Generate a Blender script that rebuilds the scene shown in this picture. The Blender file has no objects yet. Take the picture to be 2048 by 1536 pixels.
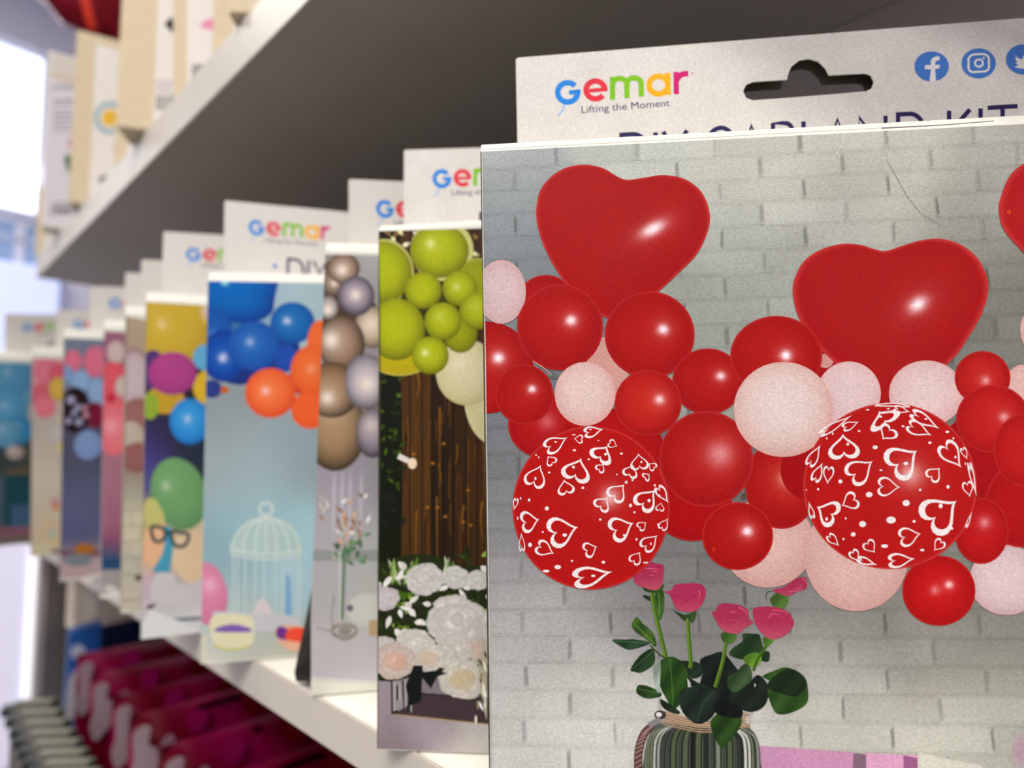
import bpy, bmesh, math, random
from mathutils import Vector, Matrix

# ---------------------------------------------------------------- camera
SC = bpy.context.scene
W, H, F = 2048.0, 1536.0, 1100.0
CX, CY = W / 2, H / 2
UP = Vector((-248.0, 13040.0, -F)).normalized()            # the place's vertical seen by the lens
DP = Vector((-250 - CX, -(885 - CY), -F))
DP = (DP - UP * DP.dot(UP)).normalized()                    # direction of the shelf run
RT = DP.cross(UP)
ROT = Matrix((RT, DP, UP))                                  # camera space -> world
cam_data = bpy.data.cameras.new('camera')
cam_data.sensor_fit = 'HORIZONTAL'
cam_data.sensor_width = 36.0
cam_data.lens = F / W * 36.0
cam_data.clip_start = 0.01
cam_data.clip_end = 60
cam_data.dof.use_dof = True
cam_data.dof.focus_distance = 0.159
cam_data.dof.aperture_fstop = 5.6
cam = bpy.data.objects.new('camera', cam_data)
SC.collection.objects.link(cam)
cam.matrix_world = ROT.to_4x4()
SC.camera = cam

# ---------------------------------------------------------------- exposure, world, lamps
SC.view_settings.view_transform = 'Standard'
SC.view_settings.look = 'None'
SC.view_settings.gamma = 1.0
SC.view_settings.use_curve_mapping = False
SC.view_settings.exposure = 0.0
SC.cycles.max_bounces = 6
world = bpy.data.worlds.new('world')
SC.world = world
world.use_nodes = True
world.node_tree.nodes['Background'].inputs[0].default_value = (0.9, 0.93, 1.0, 1)
world.node_tree.nodes['Background'].inputs[1].default_value = 0.3


def lamp(name, loc, target, sx, sy, power, color):
    d = bpy.data.lights.new(name, 'AREA')
    d.shape = 'RECTANGLE'
    d.size, d.size_y = sx, sy
    d.energy = power
    d.color = color
    o = bpy.data.objects.new(name, d)
    SC.collection.objects.link(o)
    o.location = loc
    o.rotation_euler = (Vector(target) - Vector(loc)).to_track_quat('-Z', 'Y').to_euler()
    return o


# strip lamps of the shop ceiling, over the aisle; each has its housing built further down
LAMPS = [(-0.75, -0.55, 1.88), (-0.75, 1.7, 1.88), (-1.5, -0.3, 1.88)]
lamp('lamp_over_near_aisle', (-0.75, -0.55, 1.86), (-0.75, -0.55, 0), 0.3, 1.2, 42, (1.0, 0.97, 0.91))
lamp('lamp_over_far_aisle', (-0.75, 1.7, 1.86), (-0.75, 1.7, 0), 0.3, 1.2, 32, (1.0, 0.97, 0.91))
lamp('lamp_over_left_aisle', (-1.5, -0.3, 1.86), (-1.5, -0.3, 0), 0.3, 1.2, 42, (1.0, 0.97, 0.91))
lamp('daylight_through_window', (0.2, 2.95, 1.2), (0.0, 0.0, 0.0), 0.5, 0.7, 6, (0.85, 0.9, 1.0))

# ---------------------------------------------------------------- helpers
GAIN = 0.84


def srgb(c):
    c = c / 255.0
    return c / 12.92 if c <= 0.04045 else ((c + 0.055) / 1.055) ** 2.4


def lin(col, gain=None):
    g = GAIN if gain is None else gain
    return tuple(min(0.95, srgb(max(0, min(255, x))) * g) for x in col[:3]) + (1.0,)


def mix(a, b, t):
    t = max(0.0, min(1.0, t))
    return tuple(a[i] + (b[i] - a[i]) * t for i in range(3))


def ray(px, py):
    return ROT @ Vector((px - CX, -(py - CY), -F))


def at_z(px, py, z):
    v = ray(px, py)
    return v * (z / v.z)


def at_y(px, py, y):
    v = ray(px, py)
    return v * (y / v.y)


def tag(o, label=None, cat=None, group=None, kind=None):
    if label: o['label'] = label
    if cat: o['category'] = cat
    if group: o['group'] = group
    if kind: o['kind'] = kind
    return o


def empty(name, loc, label, cat, group=None):
    o = bpy.data.objects.new(name, None)
    o.empty_display_size = 0.02
    SC.collection.objects.link(o)
    o.location = loc
    tag(o, label, cat, group)
    return o


def link_mesh(name, me, parent=None, mat=None):
    o = bpy.data.objects.new(name, me)
    SC.collection.objects.link(o)
    if mat: me.materials.append(mat)
    if parent is not None:
        o.parent = parent
        root = parent
        off = Vector((0, 0, 0))
        while root is not None:
            off += root.location
            root = root.parent
        me.transform(Matrix.Translation(-off))
    return o


def nodes_of(name):
    m = bpy.data.materials.new(name)
    m.use_nodes = True
    nt = m.node_tree
    return m, nt, nt.nodes['Principled BSDF']


def printed(name, rough=0.5, grain=0.06, scale=2600.0, bump=0.12, spec=0.1, coat=0.0):
    """ink on card: the ink colour comes from the mesh, the paper grain from noise"""
    m, nt, b = nodes_of(name)
    N, L = nt.nodes, nt.links
    ca = N.new('ShaderNodeVertexColor'); ca.layer_name = 'ink'
    tc = N.new('ShaderNodeTexCoord')
    mp = N.new('ShaderNodeMapping'); mp.inputs['Scale'].default_value = (0.55, 0.55, 1.0)
    nz = N.new('ShaderNodeTexNoise'); nz.inputs['Scale'].default_value = scale; nz.inputs['Detail'].default_value = 3
    nz2 = N.new('ShaderNodeTexNoise'); nz2.inputs['Scale'].default_value = 90; nz2.inputs['Detail'].default_value = 4
    L.new(tc.outputs['Object'], mp.inputs[0]); L.new(mp.outputs[0], nz.inputs[0]); L.new(tc.outputs['Object'], nz2.inputs[0])
    r1 = N.new('ShaderNodeMapRange'); r1.inputs[1].default_value = 0.3; r1.inputs[2].default_value = 0.7
    r1.inputs[3].default_value = 1 - grain * 1.6; r1.inputs[4].default_value = 1 + grain * 1.6
    r2 = N.new('ShaderNodeMapRange'); r2.inputs[1].default_value = 0.3; r2.inputs[2].default_value = 0.7
    r2.inputs[3].default_value = 1 - grain * 0.5; r2.inputs[4].default_value = 1 + grain * 0.5
    L.new(nz.outputs[0], r1.inputs[0]); L.new(nz2.outputs[0], r2.inputs[0])
    mu = N.new('ShaderNodeMath'); mu.operation = 'MULTIPLY'
    L.new(r1.outputs[0], mu.inputs[0]); L.new(r2.outputs[0], mu.inputs[1])
    vm = N.new('ShaderNodeVectorMath'); vm.operation = 'SCALE'
    L.new(ca.outputs['Color'], vm.inputs[0]); L.new(mu.outputs[0], vm.inputs['Scale'])
    L.new(vm.outputs[0], b.inputs['Base Color'])
    bp = N.new('ShaderNodeBump'); bp.inputs['Strength'].default_value = bump; bp.inputs['Distance'].default_value = 0.0002
    L.new(nz.outputs[0], bp.inputs['Height']); L.new(bp.outputs[0], b.inputs['Normal'])
    b.inputs['Roughness'].default_value = rough
    b.inputs['Specular IOR Level'].default_value = spec
    b.inputs['Coat Weight'].default_value = coat
    return m


def plain(name, col, rough=0.5, metal=0.0, noise=0.04, scale=60.0, emit=None, strength=0.0, spec=0.4):
    m, nt, b = nodes_of(name)
    N, L = nt.nodes, nt.links
    nz = N.new('ShaderNodeTexNoise'); nz.inputs['Scale'].default_value = scale; nz.inputs['Detail'].default_value = 4
    tc = N.new('ShaderNodeTexCoord'); L.new(tc.outputs['Object'], nz.inputs[0])
    cr = N.new('ShaderNodeValToRGB')
    c = lin(col, 1.05)
    cr.color_ramp.elements[0].position = 0.3
    cr.color_ramp.elements[1].position = 0.7
    cr.color_ramp.elements[0].color = tuple(x * (1 - noise) for x in c[:3]) + (1,)
    cr.color_ramp.elements[1].color = tuple(min(1, x * (1 + noise)) for x in c[:3]) + (1,)
    L.new(nz.outputs[0], cr.inputs[0]); L.new(cr.outputs[0], b.inputs['Base Color'])
    b.inputs['Roughness'].default_value = rough
    b.inputs['Metallic'].default_value = metal
    b.inputs['Specular IOR Level'].default_value = spec
    if emit:
        b.inputs['Emission Color'].default_value = tuple(srgb(x) for x in emit) + (1,)
        b.inputs['Emission Strength'].default_value = strength
    return m


M_PRINT = printed('printed_card', 0.42, 0.085, 2200)
M_PRINT_SOFT = printed('printed_card_matt', 0.55, 0.02, 1500, 0.05)
M_CARD = plain('white_carton_board', (206, 204, 192), 0.55, noise=0.03, scale=300)
M_RAIL = plain('cream_price_rail', (182, 175, 163), 0.4, noise=0.015)
M_CARD_IN = plain('shade_darkened_board', (74, 66, 54), 0.7)  # rear card colour, darkened to paint in the shade between the card layers
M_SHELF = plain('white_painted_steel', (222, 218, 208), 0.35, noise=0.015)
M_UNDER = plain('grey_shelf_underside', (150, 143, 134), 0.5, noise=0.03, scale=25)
M_KRAFT = plain('beige_carton', (188, 172, 142), 0.7, noise=0.05, scale=200)


class Plane:
    """a flat face standing in the place; turns a photo point into a point on that face"""
    def __init__(self, O, U, V):
        self.O = Vector(O)
        self.U = Vector(U).normalized()
        V = Vector(V)
        self.V = (V - self.U * V.dot(self.U)).normalized()
        self.N = self.U.cross(self.V).normalized()
        if self.N.dot(self.O) > 0:        # always facing the aisle side
            self.N = -self.N

    def uv(self, px, py):
        r = ray(px, py)
        t = self.O.dot(self.N) / r.dot(self.N)
        p = r * t - self.O
        return (p.dot(self.U), p.dot(self.V))

    def pt(self, u, v, w=0.0):
        return self.O + self.U * u + self.V * v + self.N * w

    def shifted(self, w):
        q = Plane.__new__(Plane)
        q.O = self.O + self.N * w; q.U = self.U; q.V = self.V; q.N = self.N
        return q


class Art:
    """layers of ink on a Plane, collected in one mesh with a colour per point"""
    DZ = 4e-7

    def __init__(self, plane, base=2e-5):
        self.p = plane; self.uv = plane.uv; self.v = []; self.f = []; self.c = []
        self.z = base

    def layer(self):
        self.z += self.DZ
        return self.z

    def _add(self, uvs, cols, faces, z=None):
        z = self.layer() if z is None else z
        o = len(self.v)
        self.v += [self.p.pt(u, v, z) for u, v in uvs]
        self.c += [lin(c) for c in cols]
        self.f += [tuple(o + i for i in f) for f in faces]

    # everything below takes photo points
    def poly(self, pts, col):
        fn = col if callable(col) else (lambda x, y: col)
        self._add([self.uv(*p) for p in pts], [fn(*p) for p in pts], [tuple(range(len(pts)))])

    def grid(self, x0, y0, x1, y1, nx, ny, fn):
        uv, cc, ff = [], [], []
        for j in range(ny + 1):
            for i in range(nx + 1):
                x = x0 + (x1 - x0) * i / nx; y = y0 + (y1 - y0) * j / ny
                uv.append(self.uv(x, y)); cc.append(fn(x, y) if callable(fn) else fn)
        for j in range(ny):
            for i in range(nx):
                a = j * (nx + 1) + i
                ff.append((a, a + 1, a + nx + 2, a + nx + 1))
        self._add(uv, cc, ff)

    def rings(self, pts, cen, fn, n):
        """closed star-shaped outline filled with n rings; fn(x, y, r)"""
        uv = [self.uv(*cen)]; cc = [fn(cen[0], cen[1], 0.0)]; ff = []
        m = len(pts)
        for k in range(1, n + 1):
            r = (k / n) ** 0.8
            for q in pts:
                x = cen[0] + (q[0] - cen[0]) * r; y = cen[1] + (q[1] - cen[1]) * r
                uv.append(self.uv(x, y)); cc.append(fn(x, y, r))
        for i in range(m):
            ff.append((0, 1 + i, 1 + (i + 1) % m))
        for k in range(n - 1):
            a = 1 + k * m
            for i in range(m):
                j = (i + 1) % m
                ff.append((a + i, a + m + i, a + m + j, a + j))
        self._add(uv, cc, ff)

    def balloon(self, cx, cy, rx, ry, col, hl=None, rot=0.0, shade=0.3, rim=None, rimw=0.06, light=(-0.25, -0.6), dl=0.12,
                hs=(255, 235, 240), rims=0.55, dark=None, n=None, m=None, soft=0.1, pts=None):
        R = (rx + ry) / 2
        n = n or max(7, int(R / 5)); m = m or max(24, int(R / 1.9))
        ca, sa = math.cos(rot), math.sin(rot)
        if pts is None:
            pts = []
            for i in range(m):
                t = 2 * math.pi * i / m
                a, b = rx * math.cos(t), ry * math.sin(t)
                pts.append((cx + a * ca - b * sa, cy + a * sa + b * ca))
        dk = dark or tuple(x * 0.62 for x in col)

        def fn(x, y, r):
            dx, dy = (x - cx) / rx, (y - cy) / ry
            t = shade * r ** 3 + dl * (-(dx * light[0] + dy * light[1])) * r
            c = mix(col, dk, max(0, t)) if t > 0 else mix(col, (255, 255, 255), -t * 0.6)
            if rim and r > 1 - rimw * 2.2:
                c = mix(c, rim, (r - (1 - rimw * 2.2)) / (rimw * 2.2) * rims)
            if hl:
                for h_ in ([hl] if isinstance(hl[0], (int, float)) else hl):
                    hx, hy, hr, st = h_[:4]
                    a_, k_ = (h_[4], h_[5]) if len(h_) > 4 else (0.0, 1.0)
                    ex, ey = x - hx, y - hy
                    ex, ey = ex * math.cos(a_) + ey * math.sin(a_), (-ex * math.sin(a_) + ey * math.cos(a_)) * k_
                    d2 = (ex * ex + ey * ey) / (hr * hr)
                    if d2 < 30:
                        c = mix(c, hs, st * (math.exp(-d2) + soft * 2.2 * math.exp(-d2 / 6)))
            return c
        self.rings(pts, (cx, cy), fn, n)

    def disc(self, cx, cy, rx, ry, col, m=24, rot=0.0):
        ca, sa = math.cos(rot), math.sin(rot)
        pts = [(cx + rx * math.cos(t) * ca - ry * math.sin(t) * sa, cy + rx * math.cos(t) * sa + ry * math.sin(t) * ca)
               for t in [2 * math.pi * i / m for i in range(m)]]
        self.poly(pts, col)

    def stroke(self, pts, w, col, w2=None, closed=False, z=None):
        """ribbon of width w (w2 at its end)"""
        fn = col if callable(col) else (lambda x, y: col)
        n = len(pts); uv, cc, ff = [], [], []
        for i, p in enumerate(pts):
            if closed:
                a, b = pts[i - 1], pts[(i + 1) % n]
            else:
                a, b = pts[max(0, i - 1)], pts[min(n - 1, i + 1)]
            dx, dy = b[0] - a[0], b[1] - a[1]
            l = math.hypot(dx, dy) or 1
            ww = (w if w2 is None else w + (w2 - w) * i / max(1, n - 1)) / 2
            nx, ny = -dy / l * ww, dx / l * ww
            for s in (-1, 1):
                uv.append(self.uv(p[0] + nx * s, p[1] + ny * s)); cc.append(fn(*p))
        for i in range(n if closed else n - 1):
            j = (i + 1) % n
            ff.append((2 * i, 2 * i + 1, 2 * j + 1, 2 * j))
        self._add(uv, cc, ff, z)

    def soft_stroke(self, pts, w, col, bg):
        """ribbon whose edges fade to bg(x, y)"""
        n = len(pts); uv, cc, ff = [], [], []
        for i, p in enumerate(pts):
            a, b = pts[max(0, i - 1)], pts[min(n - 1, i + 1)]
            dx, dy = b[0] - a[0], b[1] - a[1]
            l = math.hypot(dx, dy) or 1
            e = 0.0 if i in (0, n - 1) else 1.0
            for s, k in ((-1, 0), (-0.35, 1), (0.35, 1), (1, 0)):
                x, y = p[0] - dy / l * w * s, p[1] + dx / l * w * s
                uv.append(self.uv(x, y)); cc.append(mix(bg(x, y), col(x, y) if callable(col) else col, k * e))
        for i in range(n - 1):
            for k in range(3):
                a = 4 * i + k
                ff.append((a, a + 1, a + 5, a + 4))
        self._add(uv, cc, ff)

    def blob(self, cx, cy, rx, ry, col, bg, rot=0.0, n=5, m=20, core=0.3):
        """soft patch that fades into bg(x, y)"""
        ca, sa = math.cos(rot), math.sin(rot)
        pts = [(cx + rx * math.cos(t) * ca - ry * math.sin(t) * sa, cy + rx * math.cos(t) * sa + ry * math.sin(t) * ca)
               for t in [2 * math.pi * i / m for i in range(m)]]
        self.rings(pts, (cx, cy), lambda x, y, r: mix(col, bg(x, y), max(0, (r - core) / (1 - core))), n)

    def text(self, s, x0, y0, x1, y1, height, col, fit=True):
        """type set between two baseline points, height in photo pixels"""
        cu = bpy.data.curves.new('lettering', 'FONT')
        cu.body = s; cu.size = 1.0; cu.resolution_u = 3
        ob = bpy.data.objects.new('lettering', cu)
        SC.collection.objects.link(ob)
        dg = bpy.context.evaluated_depsgraph_get()
        me = bpy.data.meshes.new_from_object(ob.evaluated_get(dg))
        vs = [(v.co.x, v.co.y) for v in me.vertices]
        fs = [tuple(p.vertices) for p in me.polygons]
        bpy.data.objects.remove(ob); bpy.data.curves.remove(cu); bpy.data.meshes.remove(me)
        if not vs: return
        xa, xb = min(v[0] for v in vs), max(v[0] for v in vs)
        L = math.hypot(x1 - x0, y1 - y0)
        ux, uy = (x1 - x0) / L, (y1 - y0) / L
        sx = L / (xb - xa)
        sy = height / 0.72
        pts = [(x0 + ux * (v[0] - xa) * sx + uy * v[1] * sy, y0 + uy * (v[0] - xa) * sx - ux * v[1] * sy) for v in vs]
        self._add([self.uv(*q) for q in pts], [col] * len(pts), fs)

    def raw(self, pts, faces, col):
        o = len(self.v)
        self.v += [Vector(q) for q in pts]; self.c += [lin(col)] * len(pts)
        self.f += [tuple(o + i for i in f) for f in faces]

    def build(self, name, mat, parent, clip=None, keep=None, flip=True, limits=None):
        """clip: pairs of points; of each line the side that holds keep stays"""
        me = bpy.data.meshes.new(name)
        me.from_pydata([tuple(v) for v in self.v], [], self.f)
        ca = me.color_attributes.new('ink', 'FLOAT_COLOR', 'POINT')
        flat = []
        for c in self.c: flat.extend(c)
        ca.data.foreach_set('color', flat)
        bm = bmesh.new(); bm.from_mesh(me)
        if clip:
            for (a, b) in clip:
                A = self.p.pt(*self.uv(*a)); B = self.p.pt(*self.uv(*b)); K = self.p.pt(*self.uv(*keep))
                no = (B - A).cross(self.p.N)
                if (K - A).dot(no) > 0: no = -no
                bmesh.ops.bisect_plane(bm, geom=bm.verts[:] + bm.edges[:] + bm.faces[:], dist=1e-9,
                                       plane_co=A, plane_no=no, clear_outer=True)
        if limits:
            u0, u1, v0, v1 = limits
            for co, no in ((self.p.pt(u1, 0), self.p.U), (self.p.pt(u0, 0), -self.p.U), (self.p.pt(0, v1), self.p.V), (self.p.pt(0, v0), -self.p.V)):
                bmesh.ops.bisect_plane(bm, geom=bm.verts[:] + bm.edges[:] + bm.faces[:], dist=1e-9, plane_co=co, plane_no=no, clear_outer=True)
        # all faces look to the aisle side
        for f in (bm.faces if flip else []):
            f.normal_update()
            if f.normal.dot(self.p.N) < 0: f.normal_flip()
        bm.to_mesh(me); bm.free()
        me.update()
        return link_mesh(name, me, parent, mat)


def catmull(pts, k=6, closed=True):
    out = []; n = len(pts)
    rng = range(n if closed else n - 1)
    for i in rng:
        if closed:
            p0, p1, p2, p3 = pts[i - 1], pts[i], pts[(i + 1) % n], pts[(i + 2) % n]
        else:
            p0, p1, p2, p3 = pts[max(0, i - 1)], pts[i], pts[i + 1], pts[min(n - 1, i + 2)]
        for j in range(k):
            t = j / k
            out.append(tuple(0.5 * ((2 * p1[a]) + (-p0[a] + p2[a]) * t + (2 * p0[a] - 5 * p1[a] + 4 * p2[a] - p3[a]) * t * t
                                    + (-p0[a] + 3 * p1[a] - 3 * p2[a] + p3[a]) * t ** 3) for a in (0, 1)))
    if not closed: out.append(tuple(pts[-1]))
    return out


def zc(x0, y0, s):
    """points read off an enlargement that starts at (x0, y0)"""
    return lambda pts: [(x0 + a * s, y0 + b * s) for a, b in pts]


def arc(cx, cy, r, a0, a1, n=14, ry=None):
    ry = r if ry is None else ry
    return [(cx + r * math.cos(math.radians(a0 + (a1 - a0) * i / n)), cy - ry * math.sin(math.radians(a0 + (a1 - a0) * i / n))) for i in range(n + 1)]

# ---------------------------------------------------------------- the shop around the shelf
BAYX, BACKX, Y0, Y1 = 0.135, 0.346, -0.45, 0.99


def box_mesh(x0, x1, y0, y1, z0, z1, bevel=0.0):
    me = bpy.data.meshes.new('box')
    bm = bmesh.new()
    bmesh.ops.create_cube(bm, size=1.0)
    for v in bm.verts:
        v.co = Vector((x0 if v.co.x < 0 else x1, y0 if v.co.y < 0 else y1, z0 if v.co.z < 0 else z1))
    if bevel:
        bmesh.ops.bevel(bm, geom=bm.edges[:] + bm.verts[:], offset=bevel, segments=2, affect='EDGES')
    bm.to_mesh(me); bm.free()
    return me


def prism_mesh(poly, axis_dir, length):
    """closed polygon (3D points) swept along axis_dir"""
    me = bpy.data.meshes.new('prism')
    n = len(poly); d = Vector(axis_dir) * length
    vs = [Vector(p) for p in poly] + [Vector(p) + d for p in poly]
    fs = [tuple(range(n - 1, -1, -1)), tuple(range(n, 2 * n))] + [(i, (i + 1) % n, n + (i + 1) % n, n + i) for i in range(n)]
    me.from_pydata([tuple(v) for v in vs], [], fs)
    bm = bmesh.new(); bm.from_mesh(me); bmesh.ops.recalc_face_normals(bm, faces=bm.faces[:]); bm.to_mesh(me); bm.free()
    return me


def structure(name, me, mat):
    return tag(link_mesh(name, me, None, mat), kind='structure')


M_WALL = plain('painted_wall', (206, 204, 218), 0.8)
M_CEIL = plain('grey_violet_ceiling', (150, 148, 158), 0.8, scale=8)
M_FLOOR = plain('shop_floor_tiles', (120, 116, 112), 0.4, scale=12)
M_BACK = plain('grey_back_panel', (140, 132, 126), 0.55, scale=10)
FZ, CZ = -1.15, 1.95
structure('floor', box_mesh(-2.2, 1.6, -1.8, 3.6, FZ - 0.05, FZ), M_FLOOR)
structure('ceiling', box_mesh(-2.2, 1.6, -1.8, 3.6, CZ, CZ + 0.05), M_CEIL)
structure('wall_left', box_mesh(-2.25, -2.2, -1.8, 3.6, FZ, CZ), M_WALL)
structure('wall_right', box_mesh(1.6, 1.65, -1.8, 3.6, FZ, CZ), M_WALL)
structure('wall_front', box_mesh(-2.2, 1.6, -1.85, -1.8, FZ, CZ), M_WALL)
# far wall with the window opening
WX0, WX1, WZ0, WZ1, WY = -0.75, 0.405, 0.935, 1.645, 3.0
me = bpy.data.meshes.new('far_wall')
vs, fs = [], []
for (a, b, c, d) in [(-2.2, WX0, FZ, CZ), (WX1, 1.6, FZ, CZ), (WX0, WX1, FZ, WZ0 - 0.42), (WX0, WX1, WZ0 - 0.02, WZ0), (WX0, WX1, WZ1, CZ)]:
    o = len(vs)
    vs += [(a, WY, c), (b, WY, c), (b, WY, d), (a, WY, d)]; fs.append((o, o + 1, o + 2, o + 3))
me.from_pydata(vs, [], fs)
o = structure('wall_back', me, M_WALL)
sol = o.modifiers.new('depth', 'SOLIDIFY'); sol.thickness = 0.06; sol.offset = 1
M_SKYGLOW = plain('overcast_daylight_pane', (235, 240, 250), 0.3, emit=(228, 240, 255), strength=1.5)
M_SKYLOW = plain('street_seen_through_pane', (120, 140, 170), 0.3, noise=0.35, scale=7, emit=(120, 140, 172), strength=0.55)
M_FRAME = plain('white_window_frame', (214, 214, 226), 0.4, emit=None)
w1 = structure('window_1', box_mesh(WX0, WX1, WY - 0.012, WY - 0.004, WZ0, WZ1), M_SKYGLOW)
fr = bmesh.new()
for (a, b, c, d) in [(WX0 - 0.02, WX1 + 0.014, WZ1 - 0.01, WZ1 + 0.03), (WX0 - 0.02, WX1 + 0.014, WZ0 - 0.03, WZ0 + 0.01),
                     (WX1 - 0.012, WX1 + 0.014, WZ0 - 0.03, WZ1 + 0.03), (WX0 - 0.02, WX0 + 0.02, WZ0 - 0.03, WZ1 + 0.03)]:
    r = bmesh.ops.create_cube(fr, size=1.0)
    for v in r['verts']:
        v.co = Vector((a if v.co.x < 0 else b, WY - 0.03 if v.co.y < 0 else WY + 0.01, c if v.co.z < 0 else d))
me = bpy.data.meshes.new('window_frame'); fr.to_mesh(me); fr.free()
link_mesh('window_frame', me, w1, M_FRAME)
w2 = structure('window_2', box_mesh(WX0, WX1 + 0.06, WY - 0.012, WY - 0.004, WZ0 - 0.44, WZ0 - 0.04), M_SKYLOW)
fr = bmesh.new()
for (a, b, c, d) in [(0.335, 0.365, WZ0 - 0.44, WZ0 - 0.03), (WX0, WX1 + 0.07, WZ0 - 0.24, WZ0 - 0.228), (WX0, WX1 + 0.07, WZ0 - 0.12, WZ0 - 0.112)]:
    r = bmesh.ops.create_cube(fr, size=1.0)
    for v in r['verts']:
        v.co = Vector((a if v.co.x < 0 else b, WY - 0.03 if v.co.y < 0 else WY - 0.013, c if v.co.z < 0 else d))
me = bpy.data.meshes.new('glazing_bar'); fr.to_mesh(me); fr.free()
link_mesh('glazing_bar', me, w2, M_FRAME)

# lamp housings on the ceiling
for i, (x, y, z) in enumerate(LAMPS):
    e = empty('ceiling_light', (x, y, CZ), ['white strip lamp on the ceiling above the near end of the shelf', 'white strip lamp on the ceiling farther along the shelf aisle',
                                            'white strip lamp on the ceiling by the left wall'][i], 'ceiling light', 'strip lamps on the ceiling')
    link_mesh('lamp_housing', box_mesh(x - 0.17, x + 0.17, y - 0.62, y + 0.62, 1.885, CZ - 0.001, 0.004), e, M_SHELF)

# white cabinet and lit panel standing at the far end
M_COOL = plain('cool_white_enamel', (226, 224, 240), 0.3, emit=(226, 222, 240), strength=0.32)
cab = empty('light_box', (0.2, 2.7, FZ), 'tall glowing cool white display panel standing at the far end, below the window', 'display panel')
link_mesh('lit_panel', box_mesh(-0.35, 0.392, 2.66, 2.9, FZ + 0.001, -0.30, 0.02), cab, M_COOL)
link_mesh('panel_edge', box_mesh(0.393, 0.418, 2.655, 2.9, FZ + 0.001, -0.29, 0.006), cab, plain('bright_panel_edge', (250, 248, 255), 0.3, emit=(248, 244, 255), strength=0.5))
lb = link_mesh('display_case', box_mesh(-0.3, 0.47, 2.86, 2.96, 0.28, 0.70, 0.012), None, plain('pale_blue_lit_acrylic', (200, 208, 240), 0.25, emit=(196, 204, 238), strength=0.62))
tag(lb, 'pale blue glowing block standing below the window at the far end', 'display case')

# ---------------------------------------------------------------- shelves
LOWZ = -0.117


def shelf(name_label, ztop, lip, yend, x0=BAYX):
    e = empty('shelf', (BAYX, 0.0, ztop - lip), name_label, 'shelf', 'white steel shelves')
    link_mesh('shelf_board', box_mesh(x0 + 0.0016, BACKX - 0.001, Y0, yend, ztop - 0.016, ztop, 0.0006), e, M_SHELF)
    link_mesh('price_rail', box_mesh(x0, x0 + 0.0015, Y0, yend, ztop - lip, ztop + 0.0002, 0.0005), e, M_RAIL)
    return e


lo = shelf('white shelf the balloon kit boxes stand on', LOWZ, 0.0187, Y1)
up_ = shelf('upper white shelf with beige and white cartons on it, grey underneath', 0.255, 0.0315, Y1)
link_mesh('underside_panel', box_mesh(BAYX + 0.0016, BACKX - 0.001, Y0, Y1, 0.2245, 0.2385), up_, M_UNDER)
bottom = shelf('lowest shelf carrying the magenta packets', -0.52, 0.02, Y1, 0.09)
structure('wall_shelf_back', box_mesh(BACKX, BACKX + 0.01, Y0, Y1 + 0.04, FZ, 0.9), M_BACK)
M_POST = plain('dark_grey_steel_post', (96, 90, 88), 0.4, metal=0.2)
po = empty('shelf_post', (0.3, Y1 + 0.02, FZ), 'dark grey steel upright at the far end of the shelves', 'post')
link_mesh('upright', box_mesh(0.166, 0.345, Y1 + 0.01, Y1 + 0.03, FZ + 0.001, LOWZ - 0.02), po, M_POST)
link_mesh('edge_strip', box_mesh(0.158, 0.1655, Y1 + 0.0102, Y1 + 0.03, FZ + 0.001, LOWZ - 0.02), po, plain('light_grey_steel_edge', (160, 152, 148), 0.35, metal=0.3))

# ---------------------------------------------------------------- the balloon kit boxes
THICK, BW, HZ = 0.026, 0.225, 0.083


class Kit:
    def __init__(self, label, TL, BL, theta, htop, flap=0.0022, soft=True, width=BW, hangle=None):
        a = at_z(TL[0], TL[1], HZ); b = at_z(BL[0], BL[1], LOWZ + 0.0006)
        U = Vector((math.cos(math.radians(theta)), math.sin(math.radians(theta)), 0))
        V = a - b
        self.plane = Plane(a, U, V)
        self.h = V.dot(self.plane.V); self.w = width
        P = self.plane
        self.e = empty('balloon_kit_box', tuple(P.pt(width / 2, -self.h, -THICK / 2)), label, 'box', 'balloon kit boxes in a row on the shelf')
        h = self.h
        prof = [(0, -h), (0.0, -h + 0.0005), (0, -0.0006), (-0.0002, 0.0), (-0.0022, flap), (-0.005, flap * 1.0), (-0.012, flap * 0.9),
                (-THICK + 0.001, 0.001), (-THICK, -0.001), (-THICK, -h + 0.001), (-THICK + 0.001, -h)]
        lean = P.uv(*BL)[0] / h
        poly = [P.pt(-lean * v, v, w) for w, v in prof]
        me = prism_mesh(poly, P.U, width)
        self.body = link_mesh('carton', me, self.e, M_CARD)
        self.back = P.shifted(-THICK - 0.0003)
        self.mat = M_PRINT_SOFT if soft else M_PRINT
        self.lim = (min(0, lean * h), width + max(0, lean * h), -h + 0.0004, 0.0)

    def art(self):
        return Art(self.plane)


HOLE = [(1450 + a * .292, b * .292) for a, b in [(190, 560), (300, 552), (425, 545), (432, 510), (455, 455), (510, 412), (575, 402), (640, 420), (690, 470), (712, 515), (830, 508),
        (960, 502), (1000, 515), (1021, 560), (1005, 605), (965, 625), (700, 648), (450, 668), (190, 687), (145, 670), (124, 625), (145, 580)]]
HERO_TL = (1031.5, 115.5)


def hero_frame():
    return KITS[0].back


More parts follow.
